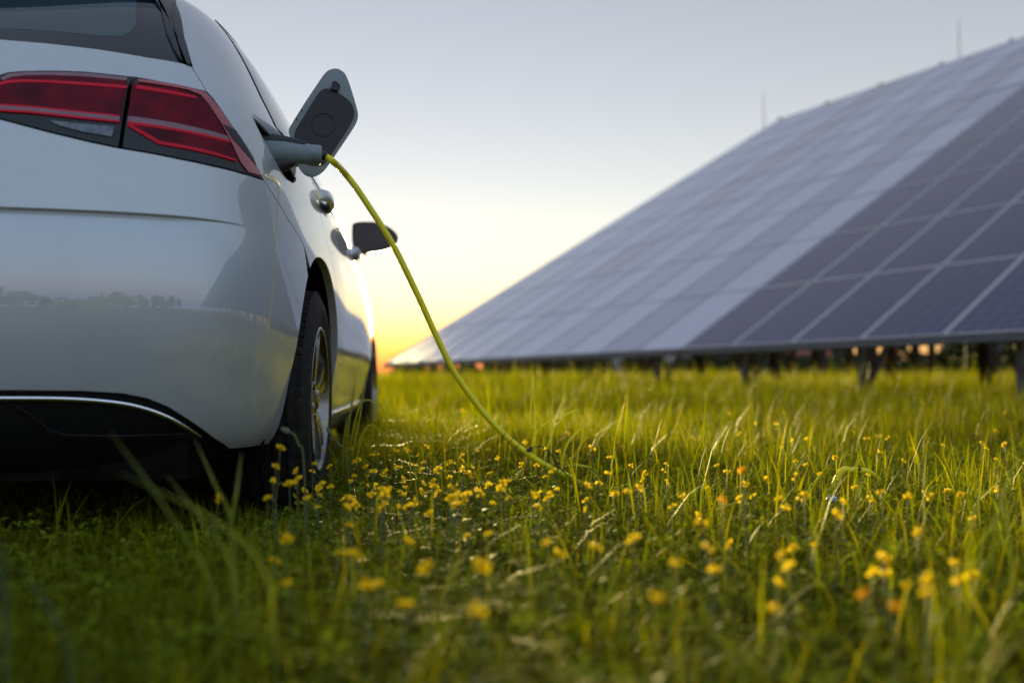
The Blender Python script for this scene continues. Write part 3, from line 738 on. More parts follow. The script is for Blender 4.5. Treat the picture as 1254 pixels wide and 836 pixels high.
# ---- door handles
def handle(y0, z, sgn):
    s, v = side(y0, z); b = S0(s, v) * np.array([sgn, 1, 1]); n = SN(s, v) * np.array([sgn, 1, 1])
    L = .215; vs = []; nn = 17
    for i in range(nn):
        t = i / (nn - 1); yy = (t - .5) * L; q = abs(2 * t - 1)
        rise = .025 * (1 - q ** 3.5) + .003; th = (.0095 + .003 * (1 - q)) * (1 if q < .99 else .8)
        for k in range(14):
            a = 2 * math.pi * k / 14; ca, sa = math.cos(a), math.sin(a)
            hz = (.018 + .004 * (1 - q)) * math.copysign(abs(sa) ** .8, sa)
            vs.append(b + n * (rise + th * math.copysign(abs(ca) ** .8, ca)) + np.array([0, yy, hz]) + n * (hz * -.25))
    m1 = MB(); m1.add(vs, [(i * 14 + k, i * 14 + (k + 1) % 14, (i + 1) * 14 + (k + 1) % 14, (i + 1) * 14 + k) for i in range(nn - 1) for k in range(14)] + [tuple(range(13, -1, -1)), tuple((nn - 1) * 14 + k for k in range(14))])
    h = m1.build('door_handle', M['paint'], car, angle=60)
    # shallow bowl in the door behind the handle
    cu = [side(y0 + .02 + .075 * math.cos(a), z - .004 + .034 * math.sin(a)) for a in np.linspace(0, 2 * math.pi, 25)[:-1]]
    patch('handle_cup', cu if sgn == 1 else mir(cu), M['alloy_dark'], off=.0012, parent=h, h=.02, gap=0, skirt=.001)
for sgn in (1, -1):
    handle(.965, .925, sgn); handle(2.17, .932, sgn)
# ---- mirrors
def mirror(sgn):
    ol = [(-.105, -.060), (-.112, -.02), (-.112, .045), (-.102, .066), (-.06, .074), (0, .072), (.055, .055), (.095, .025), (.108, .000), (.104, -.022), (.085, -.042), (.04, -.062), (-.02, -.074), (-.075, -.076)]
    ol = spline([np.array(q) for q in ol + ol[:1]], 3)[:-1]; K = len(ol)
    m1 = MB(); nn = 12; vs = []
    for i in range(nn + 1):
        t = i / nn                                                    # from rear face to nose
        y = 2.40 + .13 * t; f = math.sqrt(max(0, 1 - t ** 2.4)) * .92 + .08
        for q in ol: vs.append((sgn * (.94 + q[0] * f), y, 1.052 + q[1] * f))
    m1.add(vs, [(i * K + k, i * K + (k + 1) % K, (i + 1) * K + (k + 1) % K, (i + 1) * K + k) for i in range(nn) for k in range(K)] + [tuple(nn * K + k for k in range(K))])
    hs = m1.build('door_mirror', M['black_gloss'], car, angle=50)
    face = [Vector(v) for v in vs[:K]]; c = sum(face, Vector()) / K
    MB().add([c + (p - c) * .93 + Vector((0, .010, 0)) for p in face], [tuple(range(K))]).build('mirror_glass', M['glass'], hs, smooth=False)
    MB().add(list(face) + [c + (p - c) * .93 + Vector((0, .011, 0)) for p in face], [(k, (k + 1) % K, K + (k + 1) % K, K + k) for k in range(K)]).build('mirror_rim', M['black_plastic'], hs)
    MB().tube([(sgn * .78, 2.47, .975), (sgn * .84, 2.47, .980), (sgn * .90, 2.465, 1.0)], [.026, .022, .020], 12).build('mirror_arm', M['black_gloss'], hs)
mirror(1); mirror(-1)

# ---- charge port: pocket, socket, open flap
pcen = pc.mean(0)
sP = np.array([p[0] for p in port]); vP = np.array([p[1] for p in port])
rim = S(sP, vP, -.003); nP = SN(sP, vP).mean(0); nP /= np.linalg.norm(nP)
back = (rim - rim.mean(0)) * .9 + rim.mean(0) - nP * .075
n_ = len(rim); mb = MB(); mb.add(list(rim) + list(back), [(i, (i + 1) % n_, n_ + (i + 1) % n_, n_ + i) for i in range(n_)] + [tuple(n_ + i for i in range(n_))])
po = mb.build('charge_port', M['black_plastic'], car, angle=40)
FD = to_world(pc)[:, 1].max() + .03
def fp(x, y, dY=0.0): 
    # the flap leans: its upper end is a little farther back than its hinge end
    Y = FD + (x - 360) * .0006 + dY; return to_car(at_depth(x, y, Y))
flap_px = [(355.5, 168), (353.5, 161), (356, 154), (372, 128), (388, 104), (397, 91), (403, 86), (411, 84), (418, 86.5), (424, 93), (430, 109), (436, 129), (438.5, 140), (437, 149), (431, 160), (417, 181), (406, 197), (398, 208), (391, 214), (383, 217), (375, 215.5), (368, 209), (363, 198), (358, 180)]
flap_px = [tuple(p) for p in spline(flap_px + flap_px[:1], 3)[:-1]]
def flap_plate(name, pts, d0, d1, m, parent, rnd=.0015):
    n = len(pts); c = np.mean(pts, 0); mb = MB()
    A = [fp(x, y, d0 + rnd) for x, y in pts]; B = [fp(c[0] + (x - c[0]) * .985, c[1] + (y - c[1]) * .985, d0) for x, y in pts]; C_ = [fp(x, y, d1) for x, y in pts]
    mb.add(B + A + C_, [tuple(range(n))[::-1]] + [(i, (i + 1) % n, n + (i + 1) % n, n + i) for i in range(n)] + [(n + i, n + (i + 1) % n, 2 * n + (i + 1) % n, 2 * n + i) for i in range(n)] + [tuple(2 * n + i for i in range(n))])
    return mb.build(name, m, parent, angle=35)
flap = flap_plate('charging_flap', flap_px, 0, .011, M['flap_inner'], car)
lin_px = [(361, 165), (363, 158), (377, 135), (386, 120), (392, 112), (397, 109), (404, 109), (413, 113), (426, 122), (431, 128), (433.5, 137), (432, 146), (425, 159), (412, 179), (401, 196), (395, 201), (385, 202), (374, 199), (365, 185)]
lin_px = [tuple(p) for p in spline(lin_px + lin_px[:1], 3)[:-1]]
ln = flap_plate('flap_liner', lin_px, -.006, .001, M['flap_liner'], flap)
cc = (396, 153); ring = [(cc[0] + 14 * math.cos(a), cc[1] + 14 * math.sin(a)) for a in np.linspace(0, 2 * math.pi, 33)]
MB().tube([fp(x, y, -.0065) for x, y in ring], .0012, 6, False).build('seal_ring', M['plug_black'], flap)
lt = MB(); lt.prism([fp(x, y, -.016) for x, y in ((407, 100), (411, 99), (416, 103), (413, 111), (405, 109))], tuple(cY * 0 + np.array([0, .02, 0]))); lt.build('latch', M['flap_liner'], flap, smooth=False)
for q in ((369.5, 135.5), (363.5, 146)):
    MB().tube([fp(*q, -.001), fp(*q, .003)], .0022, 8).build('clip', M['plug_black'], flap)
hg = MB(); hg.tube([fp(372, 195, .012), fp(365, 199, .03), fp(356, 198, .02)], .012, 8); hg.build('hinge_arm', M['black_plastic'], flap)

# =================================================================== CHARGING CABLE (its own thing, plugged into the car)
pw = to_world(pc); wc = pw.mean(0)
b0 = at_depth(333, 185, wc[1] - .005); b1 = at_depth(393, 190, wc[1] + .035)
cable = thing('charging_cable', 'bright yellow charging cable with grey plug hanging from the car into the grass', 'cable', (0.55, 2.45, 0))
cl = np.array([0.55, 2.45, 0])
ax = (b1 - b0); Lp = np.linalg.norm(ax); ax /= Lp
upv = cZ - ax * ax[2]; upv /= np.linalg.norm(upv); bk = np.cross(ax, upv)
def sweep(stations, n=24):
    """stations: (distance along, offset up, half height, half width, exponent)"""
    mb = MB(); vs = []
    for (t, o, hh, hw, e) in stations:
        c = b0 + ax * t + upv * o - cl
        for k in range(n):
            a = 2 * math.pi * k / n; ca, sa = math.cos(a), math.sin(a)
            vs.append(c + bk * (hw * math.copysign(abs(ca) ** (2 / e), ca)) + upv * (hh * math.copysign(abs(sa) ** (2 / e), sa)))
    m = len(stations)
    mb.add(vs, [(i * n + k, i * n + (k + 1) % n, (i + 1) * n + (k + 1) % n, (i + 1) * n + k) for i in range(m - 1) for k in range(n)] + [tuple(range(n - 1, -1, -1)), tuple((m - 1) * n + k for k in range(n))])
    return mb
pl = sweep([(-.03, -.004, .036, .032, 2.4), (.0, -.002, .034, .031, 2.4), (.03, .0, .0315, .0295, 2.4), (.06, .0, .0275, .027, 2.3), (.09, 0, .0245, .0245, 2.2), (Lp - .03, 0, .0235, .0235, 2.1), (Lp - .008, 0, .0245, .0245, 2.0), (Lp - .003, 0, .0240, .0240, 2.0), (Lp, 0, .0225, .0225, 2.0), (Lp - .006, 0, .0195, .0195, 2.0), (Lp - .02, 0, .012, .012, 2.0)]).build('plug', M['plug_grey'], cable, angle=40)
sweep([(-.03, .022, .020, .0275, 2.6), (.0, .0225, .019, .027, 2.6), (.035, .0225, .0150, .0245, 2.6), (.075, .0190, .0115, .021, 2.6), (Lp - .035, .0145, .0105, .016, 2.4), (Lp - .025, .0115, .007, .012, 2.4)]).build('thumb_grip', M['plug_black'], pl, angle=40)
sweep([(-.045, -.042, .034, .030, 2.3), (-.02, -.041, .032, .029, 2.3), (.005, -.037, .026, .027, 2.3), (.03, -.032, .018, .023, 2.3), (.055, -.025, .008, .016, 2.2)]).build('latch_cover', M['plug_black'], pl, angle=40)
# the cord
k0 = [at_depth(x, y, Y) for x, y, Y in ((383, 189, b1[1] - .012), (391, 189.2, b1[1]), (399, 192, b1[1] + .008), (409, 199, b1[1] + .015), (422, 212, 2.268), (437, 231, 2.28), (453, 255, 2.29), (468, 278, 2.30), (483, 303, 2.31), (499, 335, 2.32), (516, 371, 2.335), (535, 413, 2.35), (556, 455, 2.365), (578, 487, 2.38), (600, 514, 2.395), (622, 536, 2.41), (643, 553, 2.43), (662, 566, 2.45), (682, 577, 2.46), (698, 583.5, 2.46))]
k0 += [np.array(p) for p in ((.20, 2.45, .075), (.32, 2.42, .06), (.50, 2.38, .045), (.70, 2.32, .06), (.83, 2.285, .055))]
k0 += [at_depth(1030, 577.5, 2.29), at_depth(1041, 575.5, 2.30), at_depth(1053, 576, 2.31), at_depth(1065, 578.5, 2.33)]
k0 += [np.array(p) for p in ((1.01, 2.35, .098), (1.08, 2.42, .06), (1.35, 2.8, .04), (1.9, 3.2, .04), (2.9, 3.5, .04))]
path = spline(k0, 8)
path = [p - cl for p in path]
cord = MB().tube(path, .0086, 16).build('cord', M['cord'], cable, angle=60)
col = [p - cl for p in k0[:5]]; cp = spline(col, 4)
MB().tube(cp[2:9], [.0165, .0160, .0150, .0135, .0125, .0115, .0105], 16).build('strain_relief', M['plug_black'], cable, angle=50)
# faint printed marks along the cord
for i in (118, 121, 124):
    MB().tube([path[i], path[i] + (path[i + 1] - path[i]) * .25], .00875, 16, False).build('printed_mark', M['cord_print'], cable)
ti = [at_depth(x, y, 2.42) - cl for x, y in ((655, 547), (662, 546.5), (669, 550), (676, 558), (682, 568), (690, 577), (698, 586), (704, 592))]
MB().tube(spline(ti, 4), .0018, 6).build('cable_tie', M['plug_black'], cable)
kn = MB(); kc = at_depth(649, 552, 2.42) - cl
for (dx, dz, r) in ((0, 0, .006), (.004, .008, .004), (-.006, .002, .004)):
    kn.tube([kc + np.array([dx - r, 0, dz]), kc + np.array([dx, 0, dz + r * .4]), kc + np.array([dx + r, 0, dz])], [r * .5, r, r * .5], 8)
kn.build('tie_knot', M['plug_black'], cable)

# =================================================================== FAR TREES, HOUSES
def leaf_material(name, c1, c2):
    m = bpy.data.materials.new(name); m.use_nodes = True; nt = m.node_tree; b = nt.nodes['Principled BSDF']
    tc = nt.nodes.new('ShaderNodeTexCoord'); n = nt.nodes.new('ShaderNodeTexNoise'); n.inputs['Scale'].default_value = 1.3; n.inputs['Detail'].default_value = 3
    nt.links.new(tc.outputs['Object'], n.inputs['Vector'])
    mx = nt.nodes.new('ShaderNodeMix'); mx.data_type = 'RGBA'; mx.inputs[6].default_value = (*c1, 1); mx.inputs[7].default_value = (*c2, 1)
    nt.links.new(n.outputs['Fac'], mx.inputs[0]); nt.links.new(mx.outputs[2], b.inputs['Base Color'])
    b.inputs['Roughness'].default_value = .7; b.inputs['Specular IOR Level'].default_value = .25
    return m
M['leaf'] = leaf_material('tree leaves', (0.030, 0.042, 0.014), (0.065, 0.080, 0.022))
M['bark'] = mat('bark', (0.05, 0.04, 0.03), .9, noise=(6, (0.03, 0.024, 0.02), .4, .7), bump=(12, .6, .03))
def make_tree(h, wid, nleaf, lsz, seed, narrow=False):
    r = np.random.default_rng(seed); root = bpy.data.objects.new('tree', None); COL.objects.link(root)
    tr = MB(); th = h * .55
    tr.tube([(0, 0, -.2), (.02 * h, 0, th * .5), (0, .02 * h, th), (0, 0, h * .8)], [.035 * h, .027 * h, .018 * h, .006 * h], 8)
    for k in range(7):
        a = r.uniform(0, 6.28); z0 = h * r.uniform(.25, .6); L = wid * r.uniform(.5, .8)
        tr.tube([(0, 0, z0), (L * .5 * math.cos(a), L * .5 * math.sin(a), z0 + h * .10), (L * math.cos(a), L * math.sin(a), z0 + h * .2)], [.012 * h, .008 * h, .003 * h], 6)
    tr.build('trunk', M['bark'], root)
    ncl = 26; cl_ = []
    for k in range(ncl):
        a = r.uniform(0, 6.28); zz = r.uniform(.12, 1.0); rad = wid * (math.sin(min(1, (zz + .08)) * 2.9) ** .7 if not narrow else .5 * (1.1 - zz)) * math.sqrt(r.uniform(.1, 1))
        cl_.append((rad * math.cos(a), rad * math.sin(a), h * (.1 + .85 * zz), r.uniform(.16, .32) * wid))
    c = np.array(cl_); pick = r.integers(0, ncl, nleaf); d = r.normal(size=(nleaf, 3)); d /= np.linalg.norm(d, axis=1, keepdims=True); d *= r.uniform(.3, 1, (nleaf, 1)) ** .5
    P = c[pick, :3] + d * c[pick, 3:4] * np.array([1, 1, .8])
    t1 = r.normal(size=(nleaf, 3)); t1 /= np.linalg.norm(t1, axis=1, keepdims=True); t2 = np.cross(t1, r.normal(size=(nleaf, 3))); t2 /= np.linalg.norm(t2, axis=1, keepdims=True)
    s = lsz * r.uniform(.6, 1.4, (nleaf, 1))
    V = np.stack([P - t1 * s, P + t2 * s * .5, P + t1 * s, P - t2 * s * .5], 1).reshape(-1, 3)
    me = bpy.data.meshes.new('crown'); me.from_pydata(V.tolist(), [], [(i * 4, i * 4 + 1, i * 4 + 2, i * 4 + 3) for i in range(nleaf)]); me.update()
    link('crown', me, M['leaf'], root)
    return root
protos = [make_tree(4.2, 2.2, 2600, .22, 11), make_tree(5.6, 2.5, 3000, .25, 12), make_tree(3.2, 2.4, 2400, .22, 13), make_tree(6.5, 1.5, 2000, .2, 14, True)]
used = set()
def put_tree(kind, x, y, sc, label, group):
    o = protos[kind] if kind not in used else copy_tree(protos[kind]); used.add(kind)
    o.location = (x, y, 0); o.scale = (sc, sc, sc * random.uniform(.9, 1.1)); o.rotation_euler = (0, 0, random.uniform(0, 6.28)); tag(o, label, 'tree', group)
KIND = {0: 'round dark tree', 1: 'taller dark tree', 2: 'low broad dark bush', 3: 'narrow dark tree'}
for (pxx, Y, kind, sc) in ((a, b, c, d * (.70 if 955 < a < 1178 else 1)) for a, b, c, d in ((905, 70, 2, .9), (960, 82, 0, .95), (1000, 66, 0, .80), (1034, 74, 2, 1.05), (1070, 80, 0, .95), (1102, 68, 1, .78), (1150, 76, 0, .9), (1190, 60, 0, 1.0), (1225, 50, 1, .85), (1262, 44, 1, .8), (1300, 40, 1, .9), (1215, 70, 1, 1.1),
                          (1172, 58, 2, 1.0), (1208, 54, 0, .95), (1240, 47, 2, 1.2), (1280, 42, 0, 1.0), (1130, 72, 2, .95), (1015, 78, 2, .9), (985, 74, 2, .85), (935, 76, 2, .9), (880, 74, 2, .8), (1320, 50, 1, 1.0), (1345, 44, 1, 1.0),
                          (1125, 52, 2, .75), (1160, 48, 2, .8), (1195, 46, 2, .95), (1228, 40, 2, .9), (1262, 38, 2, 1.0), (1300, 36, 2, 1.0),
                          (740, 88, 2, .6), (700, 95, 2, .6), (860, 80, 0, .7), (650, 110, 2, .7))):
    d = ray(pxx, HOR); put_tree(kind, d[0] / d[1] * Y, Y, sc, KIND[kind] + (' on the field edge beneath the darker solar panels' if pxx > 1120 else ' between the steel posts under the solar panels' if pxx > 900 else ' beyond the far end of the pale panel table'), 'trees under the panels')
for k in range(16):
    pxx = 985 + k * 22; Y = 52 + 4 * (k % 3); d = ray(pxx, HOR); put_tree(2, d[0] / d[1] * Y, Y, .42 + .05 * (k % 4), 'knee high dark shrub on the field edge under the darker panels', 'shrubs under the darker panels')
for k in range(26):
    pxx = 486 + k * 16; Y = 70 + 40 * ((k * 7) % 5) / 5; d = ray(pxx, HOR); put_tree(2, d[0] / d[1] * Y, Y, (.40 if pxx < 600 else .62) * Y / 80 + .04 * (k % 3), 'low dark bush on the far field edge below the long pale table of panels', 'bushes under the panels')
for (x, y, kind, sc) in ((-16, -46, 1, .9), (-10, -50, 3, 1.1), (-5, -55, 0, .9), (1, -52, 2, 1.0), (6, -48, 0, .8), (12, -50, 1, .8), (19, -47, 2, 1.0), (27, -44, 1, .9), (-24, -44, 0, 1.0), (-33, -40, 1, 1.0), (-42, -34, 2, 1.2), (36, -38, 0, 1.0), (-13, -44, 2, 1.3), (-7.5, -47, 2, 1.4), (-2, -45, 1, .6), (3.5, -46, 2, 1.2), (9, -44, 2, 1.5), (15.5, -45, 0, 1.2), (23, -43, 2, 1.4), (31, -40, 2, 1.5), (-20, -42, 2, 1.4), (-28, -40, 2, 1.5), (-37, -36, 0, 1.1), (4.5, -40, 3, .7), (-9, -41, 0, .5)):
    put_tree(kind, x, y, sc, KIND[kind] + ' of the hedge that is mirrored in the bumper', 'trees mirrored in the car')
M['wall'] = mat('pale render', (0.45, 0.43, 0.42), .8, noise=(1.5, (0.38, 0.36, 0.35), .4, .7))
M['roof'] = mat('red tile roof', (0.26, 0.075, 0.05), .8, noise=(4, (0.18, 0.06, 0.045), .35, .7), bump=(20, .5, .05))
M['pane'] = mat('window pane', (0.03, 0.035, 0.045), .1, noise=(2, (0.04, 0.045, 0.05), .4, .6))
def house(pxx, Y, w, d, hw, hr, rz, label):
    q = ray(pxx, HOR); x = q[0] / q[1] * Y
    o = thing('house', label, 'house', (x, Y, 0), rz, 'houses beyond the array')
    MB().box((0, 0, hw / 2), (w, d, hw)).build('wall', M['wall'], o, smooth=False)
    e = .35; mb = MB()
    mb.add([(-w / 2 - e, -d / 2 - e, hw - .1), (w / 2 + e, -d / 2 - e, hw - .1), (w / 2 + e, d / 2 + e, hw - .1), (-w / 2 - e, d / 2 + e, hw - .1), (-w / 2 - e, 0, hw + hr), (w / 2 + e, 0, hw + hr)], [(0, 1, 5, 4), (2, 3, 4, 5), (0, 4, 3), (1, 2, 5), (3, 2, 1, 0)])
    rf = mb.build('roof', M['roof'], o, smooth=False)
    MB().box((w * .25, d * .1, hw + hr * .95), (.5, .5, 1.1)).build('chimney', M['roof'], rf, smooth=False)
    for k in range(3):
        wx = (-.3 + .3 * k) * w
        if k == 1:
            MB().box((wx, -d / 2 - .03, 1.05), (.95, .08, 2.1)).build('door', M['rust'], o, smooth=False)
        else:
            wn_ = MB().box((wx, -d / 2 - .02, 1.55), (1.25, .08, 1.25)).build('window', M['alu'], o, smooth=False)
            MB().box((wx, -d / 2 - .045, 1.55), (1.08, .06, 1.08)).build('pane', M['pane'], wn_, smooth=False)
house(812, 84, 8, 7, 2.6, 2.4, .35, 'pale house with red roof far behind the long pale table of panels')
house(982, 90, 9, 7, 2.2, 2.6, -.3, 'low house with red roof among dark trees beyond the darker panels')
house(690, 120, 8, 7, 2.4, 2.0, .1, 'small pale distant house near the far end of the array')

# =================================================================== MEADOW
def np_mesh(name, V, quads, tris, m, tint=None):
    me = bpy.data.meshes.new(name); nq, ntr = len(quads), len(tris)
    me.vertices.add(len(V)); me.vertices.foreach_set('co', np.ascontiguousarray(V, dtype=np.float32).ravel())
    me.loops.add(nq * 4 + ntr * 3)
    me.loops.foreach_set('vertex_index', np.concatenate([quads.ravel(), tris.ravel()]).astype(np.int32))
    me.polygons.add(nq + ntr)
    me.polygons.foreach_set('loop_start', np.concatenate([np.arange(nq) * 4, nq * 4 + np.arange(ntr) * 3]).astype(np.int32))
    me.polygons.foreach_set('use_smooth', np.ones(nq + ntr, bool))
    if tint is not None:
        at = me.attributes.new('tint', 'FLOAT_COLOR', 'POINT'); at.data.foreach_set('color', np.concatenate([tint, np.ones((len(tint), 1))], 1).astype(np.float32).ravel())
    me.update(calc_edges=True)
    return link(name, me, m)
def blade_material(name, transl=.42, rough=.45):
    m = bpy.data.materials.new(name); m.use_nodes = True; nt = m.node_tree; nt.nodes.clear()
    a = nt.nodes.new('ShaderNodeAttribute'); a.attribute_name = 'tint'
    p = nt.nodes.new('ShaderNodeBsdfPrincipled'); p.inputs['Roughness'].default_value = rough; p.inputs['Specular IOR Level'].default_value = .06
    t = nt.nodes.new('ShaderNodeBsdfTranslucent'); mx = nt.nodes.new('ShaderNodeMixShader'); mx.inputs[0].default_value = transl
    o = nt.nodes.new('ShaderNodeOutputMaterial')
    hs = nt.nodes.new('ShaderNodeHueSaturation'); hs.inputs['Value'].default_value = 1.5; hs.inputs['Saturation'].default_value = 1.1
    nt.links.new(a.outputs['Color'], p.inputs['Base Color']); nt.links.new(a.outputs['Color'], hs.inputs['Color']); nt.links.new(hs.outputs[0], t.inputs['Color'])
    nt.links.new(p.outputs[0], mx.inputs[1]); nt.links.new(t.outputs[0], mx.inputs[2]); nt.links.new(mx.outputs[0], o.inputs['Surface'])
    return m
M['grass'] = blade_material('grass blades'); M['clover'] = blade_material('clover leaves', .3, .8)
_ph = rng.uniform(0, 6.28, (8,)); _fr = [(.55, .3), (-.4, .7), (1.3, .9), (.8, -1.5), (2.6, 1.7), (-1.9, 2.9), (4.3, -3.1), (5.5, 4.2)]
def patchy(x, y, lo=0, hi=8):
    r = np.zeros_like(x)
    for k in range(lo, hi): r += np.sin(_fr[k][0] * x + _fr[k][1] * y + _ph[k]) / (1 + .35 * k)
    return r / 2.2
def wedge(n, d0, d1, power=1.0, margin=.7):
    # roots spread evenly over the ground seen between two distances
    out = np.zeros((0, 2))
    while len(out) < n:
        y = np.sqrt(rng.uniform(d0 ** 2, d1 ** 2, n * 2)) if power == 1 else rng.uniform(d0, d1, n * 2)
        x = rng.uniform(-1, 1, n * 2) * (.62 * y + margin)
        out = np.concatenate([out, np.stack([x, y], 1)])
    return out[:n]
def car_local(xy):
    d = np.concatenate([xy, np.zeros((len(xy), 1))], 1); return to_car(d)
def under_car(xy):
    c = car_local(xy); return (np.abs(c[:, 0]) < .88) & (c[:, 1] > .05) & (c[:, 1] < 4.2)
def clear_of_wheels(xy):
    c = car_local(xy); bad = np.zeros(len(xy), bool)
    for yc in (AXR, AXF): bad |= (np.abs(c[:, 1] - yc) < .20) & (np.abs(np.abs(c[:, 0]) - .78) < .125)
    return ~bad
PAL = np.array([1.36, 1.28, 1.2]) * np.array([(.105, .118, .003), (.125, .132, .003), (.088, .110, .004), (.150, .145, .004), (.070, .095, .006), (.17, .155, .035)])
def blades(name, roots, hmean, hsd, wmean, segs, bend, label, tint_gain=1.0, dry=.004, hmod=.45, grow=None, lean=None):
    ok = clear_of_wheels(roots); roots = roots[ok]; n = len(roots)
    x, y = roots[:, 0], roots[:, 1]
    h = np.clip(rng.lognormal(math.log(hmean), hsd, n), hmean * .35, hmean * 3.2) * (1 + hmod * patchy(x, y, 2))
    if grow: h *= np.clip(grow[0] + grow[1] * y, .3, 1.0)
    h = np.maximum(h, .025)
    uc = under_car(roots); h[uc] = np.minimum(h[uc], rng.uniform(.03, .10, uc.sum()))
    for (x0, x1, y0, y1, lim) in ((-.05, .10, 1.95, 2.45, .11), (.88, 1.0, 1.95, 2.30, .09)):      # grass pressed down along the cord
        nb = (x > x0) & (x < x1) & (y > y0) & (y < y1); h[nb] = np.minimum(h[nb], lim * rng.uniform(.5, 1.2, nb.sum()))
    w = wmean * rng.uniform(.6, 1.5, n)
    lean = rng.uniform(0, 2 * np.pi, n) if lean is None else lean[ok]; bd = np.abs(rng.normal(0, bend, n)) + .06; face = lean + np.pi / 2 + rng.normal(0, .5, n)
    ts = {3: [0, .38, .72, 1.0], 2: [0, .58, 1.0]}[segs]; wf = {3: [.75, 1.0, .68], 2: [.85, .9]}[segs]
    rows = []
    for i, t in enumerate(ts):
        hx = bd * h * t ** 1.8; zz = h * (t - .45 * np.minimum(bd, 1.2) * t ** 2.4)
        c = np.stack([x + np.cos(lean) * hx, y + np.sin(lean) * hx, zz - .008], 1)
        if i < segs:
            s = np.stack([np.cos(face), np.sin(face), np.zeros(n)], 1) * (w * wf[i] / 2)[:, None]
            rows += [c - s, c + s]
        else: rows.append(c)
    k = 2 * segs + 1; V = np.stack(rows, 1).reshape(-1, 3); b = (np.arange(n) * k)[:, None]
    quads = np.concatenate([b + np.array([[2 * i, 2 * i + 1, 2 * i + 3, 2 * i + 2]]) for i in range(segs - 1)]); tris = b + np.array([[k - 3, k - 2, k - 1]])
    # tint: kind of grass, patchy over the field, paler dry ones
    idx = rng.integers(0, 5, n); t = PAL[idx] * rng.uniform(.7, 1.3, (n, 1)) * (1 + .25 * patchy(x + 9, y, 0, 5))[:, None] * tint_gain
    dr = rng.random(n) < dry; t[dr] = np.array([.15, .135, .02]) * rng.uniform(.6, 1.2, (dr.sum(), 1))
    gy = rng.random(n) < dry; t[gy] = np.array([.10, .13, .035]) * rng.uniform(.7, 1.2, (gy.sum(), 1))
    tint = np.repeat(np.clip(t, .004, .5), k, 0)
    o = np_mesh(name, V, quads, tris, M['grass'], tint); tag(o, label, 'grass', kind='stuff'); return o
blades('grass', wedge(130000, .3, 3.9), .082, .42, .0034, 3, 1.0, 'short dense meadow grass in front of and beside the car', dry=.003, tint_gain=1.08)
blades('grass', wedge(12000, 1.3, 4.6), .135, .32, .0034, 3, .35, 'taller loose grass blades standing out of the meadow', dry=.003)
blades('grass', wedge(165000, 2.7, 9.0), .112, .42, .0052, 2, .7, 'sunlit meadow grass between the car and the solar panels')
blades('grass', wedge(18000, 2.8, 8.0), .165, .30, .0050, 2, .45, 'taller grass rising in front of the solar panels')
blades('grass', wedge(75000, 7.0, 19.0), .44, .18, .008, 2, .25, 'tall grass standing along the foot of the solar panels', hmod=.15, grow=(.22, .052))
blades('grass', wedge(110000, 9.0, 30.0), .26, .35, .016, 2, .4, 'far meadow grass reaching under the solar panels')
blades('grass', wedge(40000, 30.0, 90.0), .24, .3, .06, 2, .4, 'distant meadow grass towards the tree line', dry=.1)
blades('grass', wedge(45000, .3, 2.6), .085, .35, .0030, 3, 1.6, 'tangled bent grass just behind the rear bumper of the car', dry=.003, tint_gain=1.12)
cc_ = wedge(620, .55, 4.6); nb_ = 34                      # clumps: blades fanning out from shared roots
cc_ = cc_[~under_car(cc_)]; fan = rng.uniform(0, 2 * np.pi, len(cc_) * nb_); rr_ = np.abs(rng.normal(0, .022, len(cc_) * nb_))
ctr = np.repeat(cc_, nb_, 0); rts = ctr + np.stack([np.cos(fan), np.sin(fan)], 1) * rr_[:, None]
blades('grass', rts, .135, .33, .0042, 3, .75, 'clumps of arching meadow grass round the cable', dry=.004, tint_gain=1.12, lean=fan + rng.normal(0, .35, len(fan)))
# clover and trefoil leaves: three leaflets on a stalk end
def leaflets(name, roots, zlo, zhi, size, label):
    ok = clear_of_wheels(roots) & ~(under_car(roots) & (rng.random(len(roots)) < .7)); roots = roots[ok]; n = len(roots)
    z = rng.uniform(zlo, zhi, n) * (1 + .3 * patchy(roots[:, 0], roots[:, 1], 3)); z[under_car(roots)] *= .5
    a0 = rng.uniform(0, 6.28, n); sz = size * rng.uniform(.6, 1.4, n); tl = rng.normal(0, .35, (n, 2)); Vs = []
    for j in range(3):
        a = a0 + j * 2.094 + rng.normal(0, .2, n); ca, sa = np.cos(a), np.sin(a)
        for (r_, wd) in ((.12, 0), (.62, .34), (1.0, 0), (.62, -.34)):
            lx = (r_ * ca - wd * sa) * sz; ly = (r_ * sa + wd * ca) * sz; lz = (lx * tl[:, 0] + ly * tl[:, 1]) + (.18 * sz if r_ > .9 else 0)
            Vs.append(np.stack([roots[:, 0] + lx, roots[:, 1] + ly, z + lz], 1))
    V = np.stack(Vs, 1).reshape(-1, 3); b = (np.arange(n) * 12)[:, None]
    q = np.concatenate([b + np.array([[4 * j, 4 * j + 1, 4 * j + 2, 4 * j + 3]]) for j in range(3)])
    t = np.array([(.105, .135, .008)]) * rng.uniform(.6, 1.6, (n, 1)) + rng.uniform(0, .05, (n, 1)) * np.array([[1, .75, 0]])
    o = np_mesh(name, V, q, np.zeros((0, 3), int), M['clover'], np.repeat(t, 12, 0)); tag(o, label, 'clover', kind='stuff')
leaflets('clover', wedge(60000, .3, 3.8), .02, .10, .010, 'low clover and trefoil leaves between the grass blades')
leaflets('clover', wedge(20000, .5, 3.6), .05, .13, .013, 'larger clover leaves above the short grass')

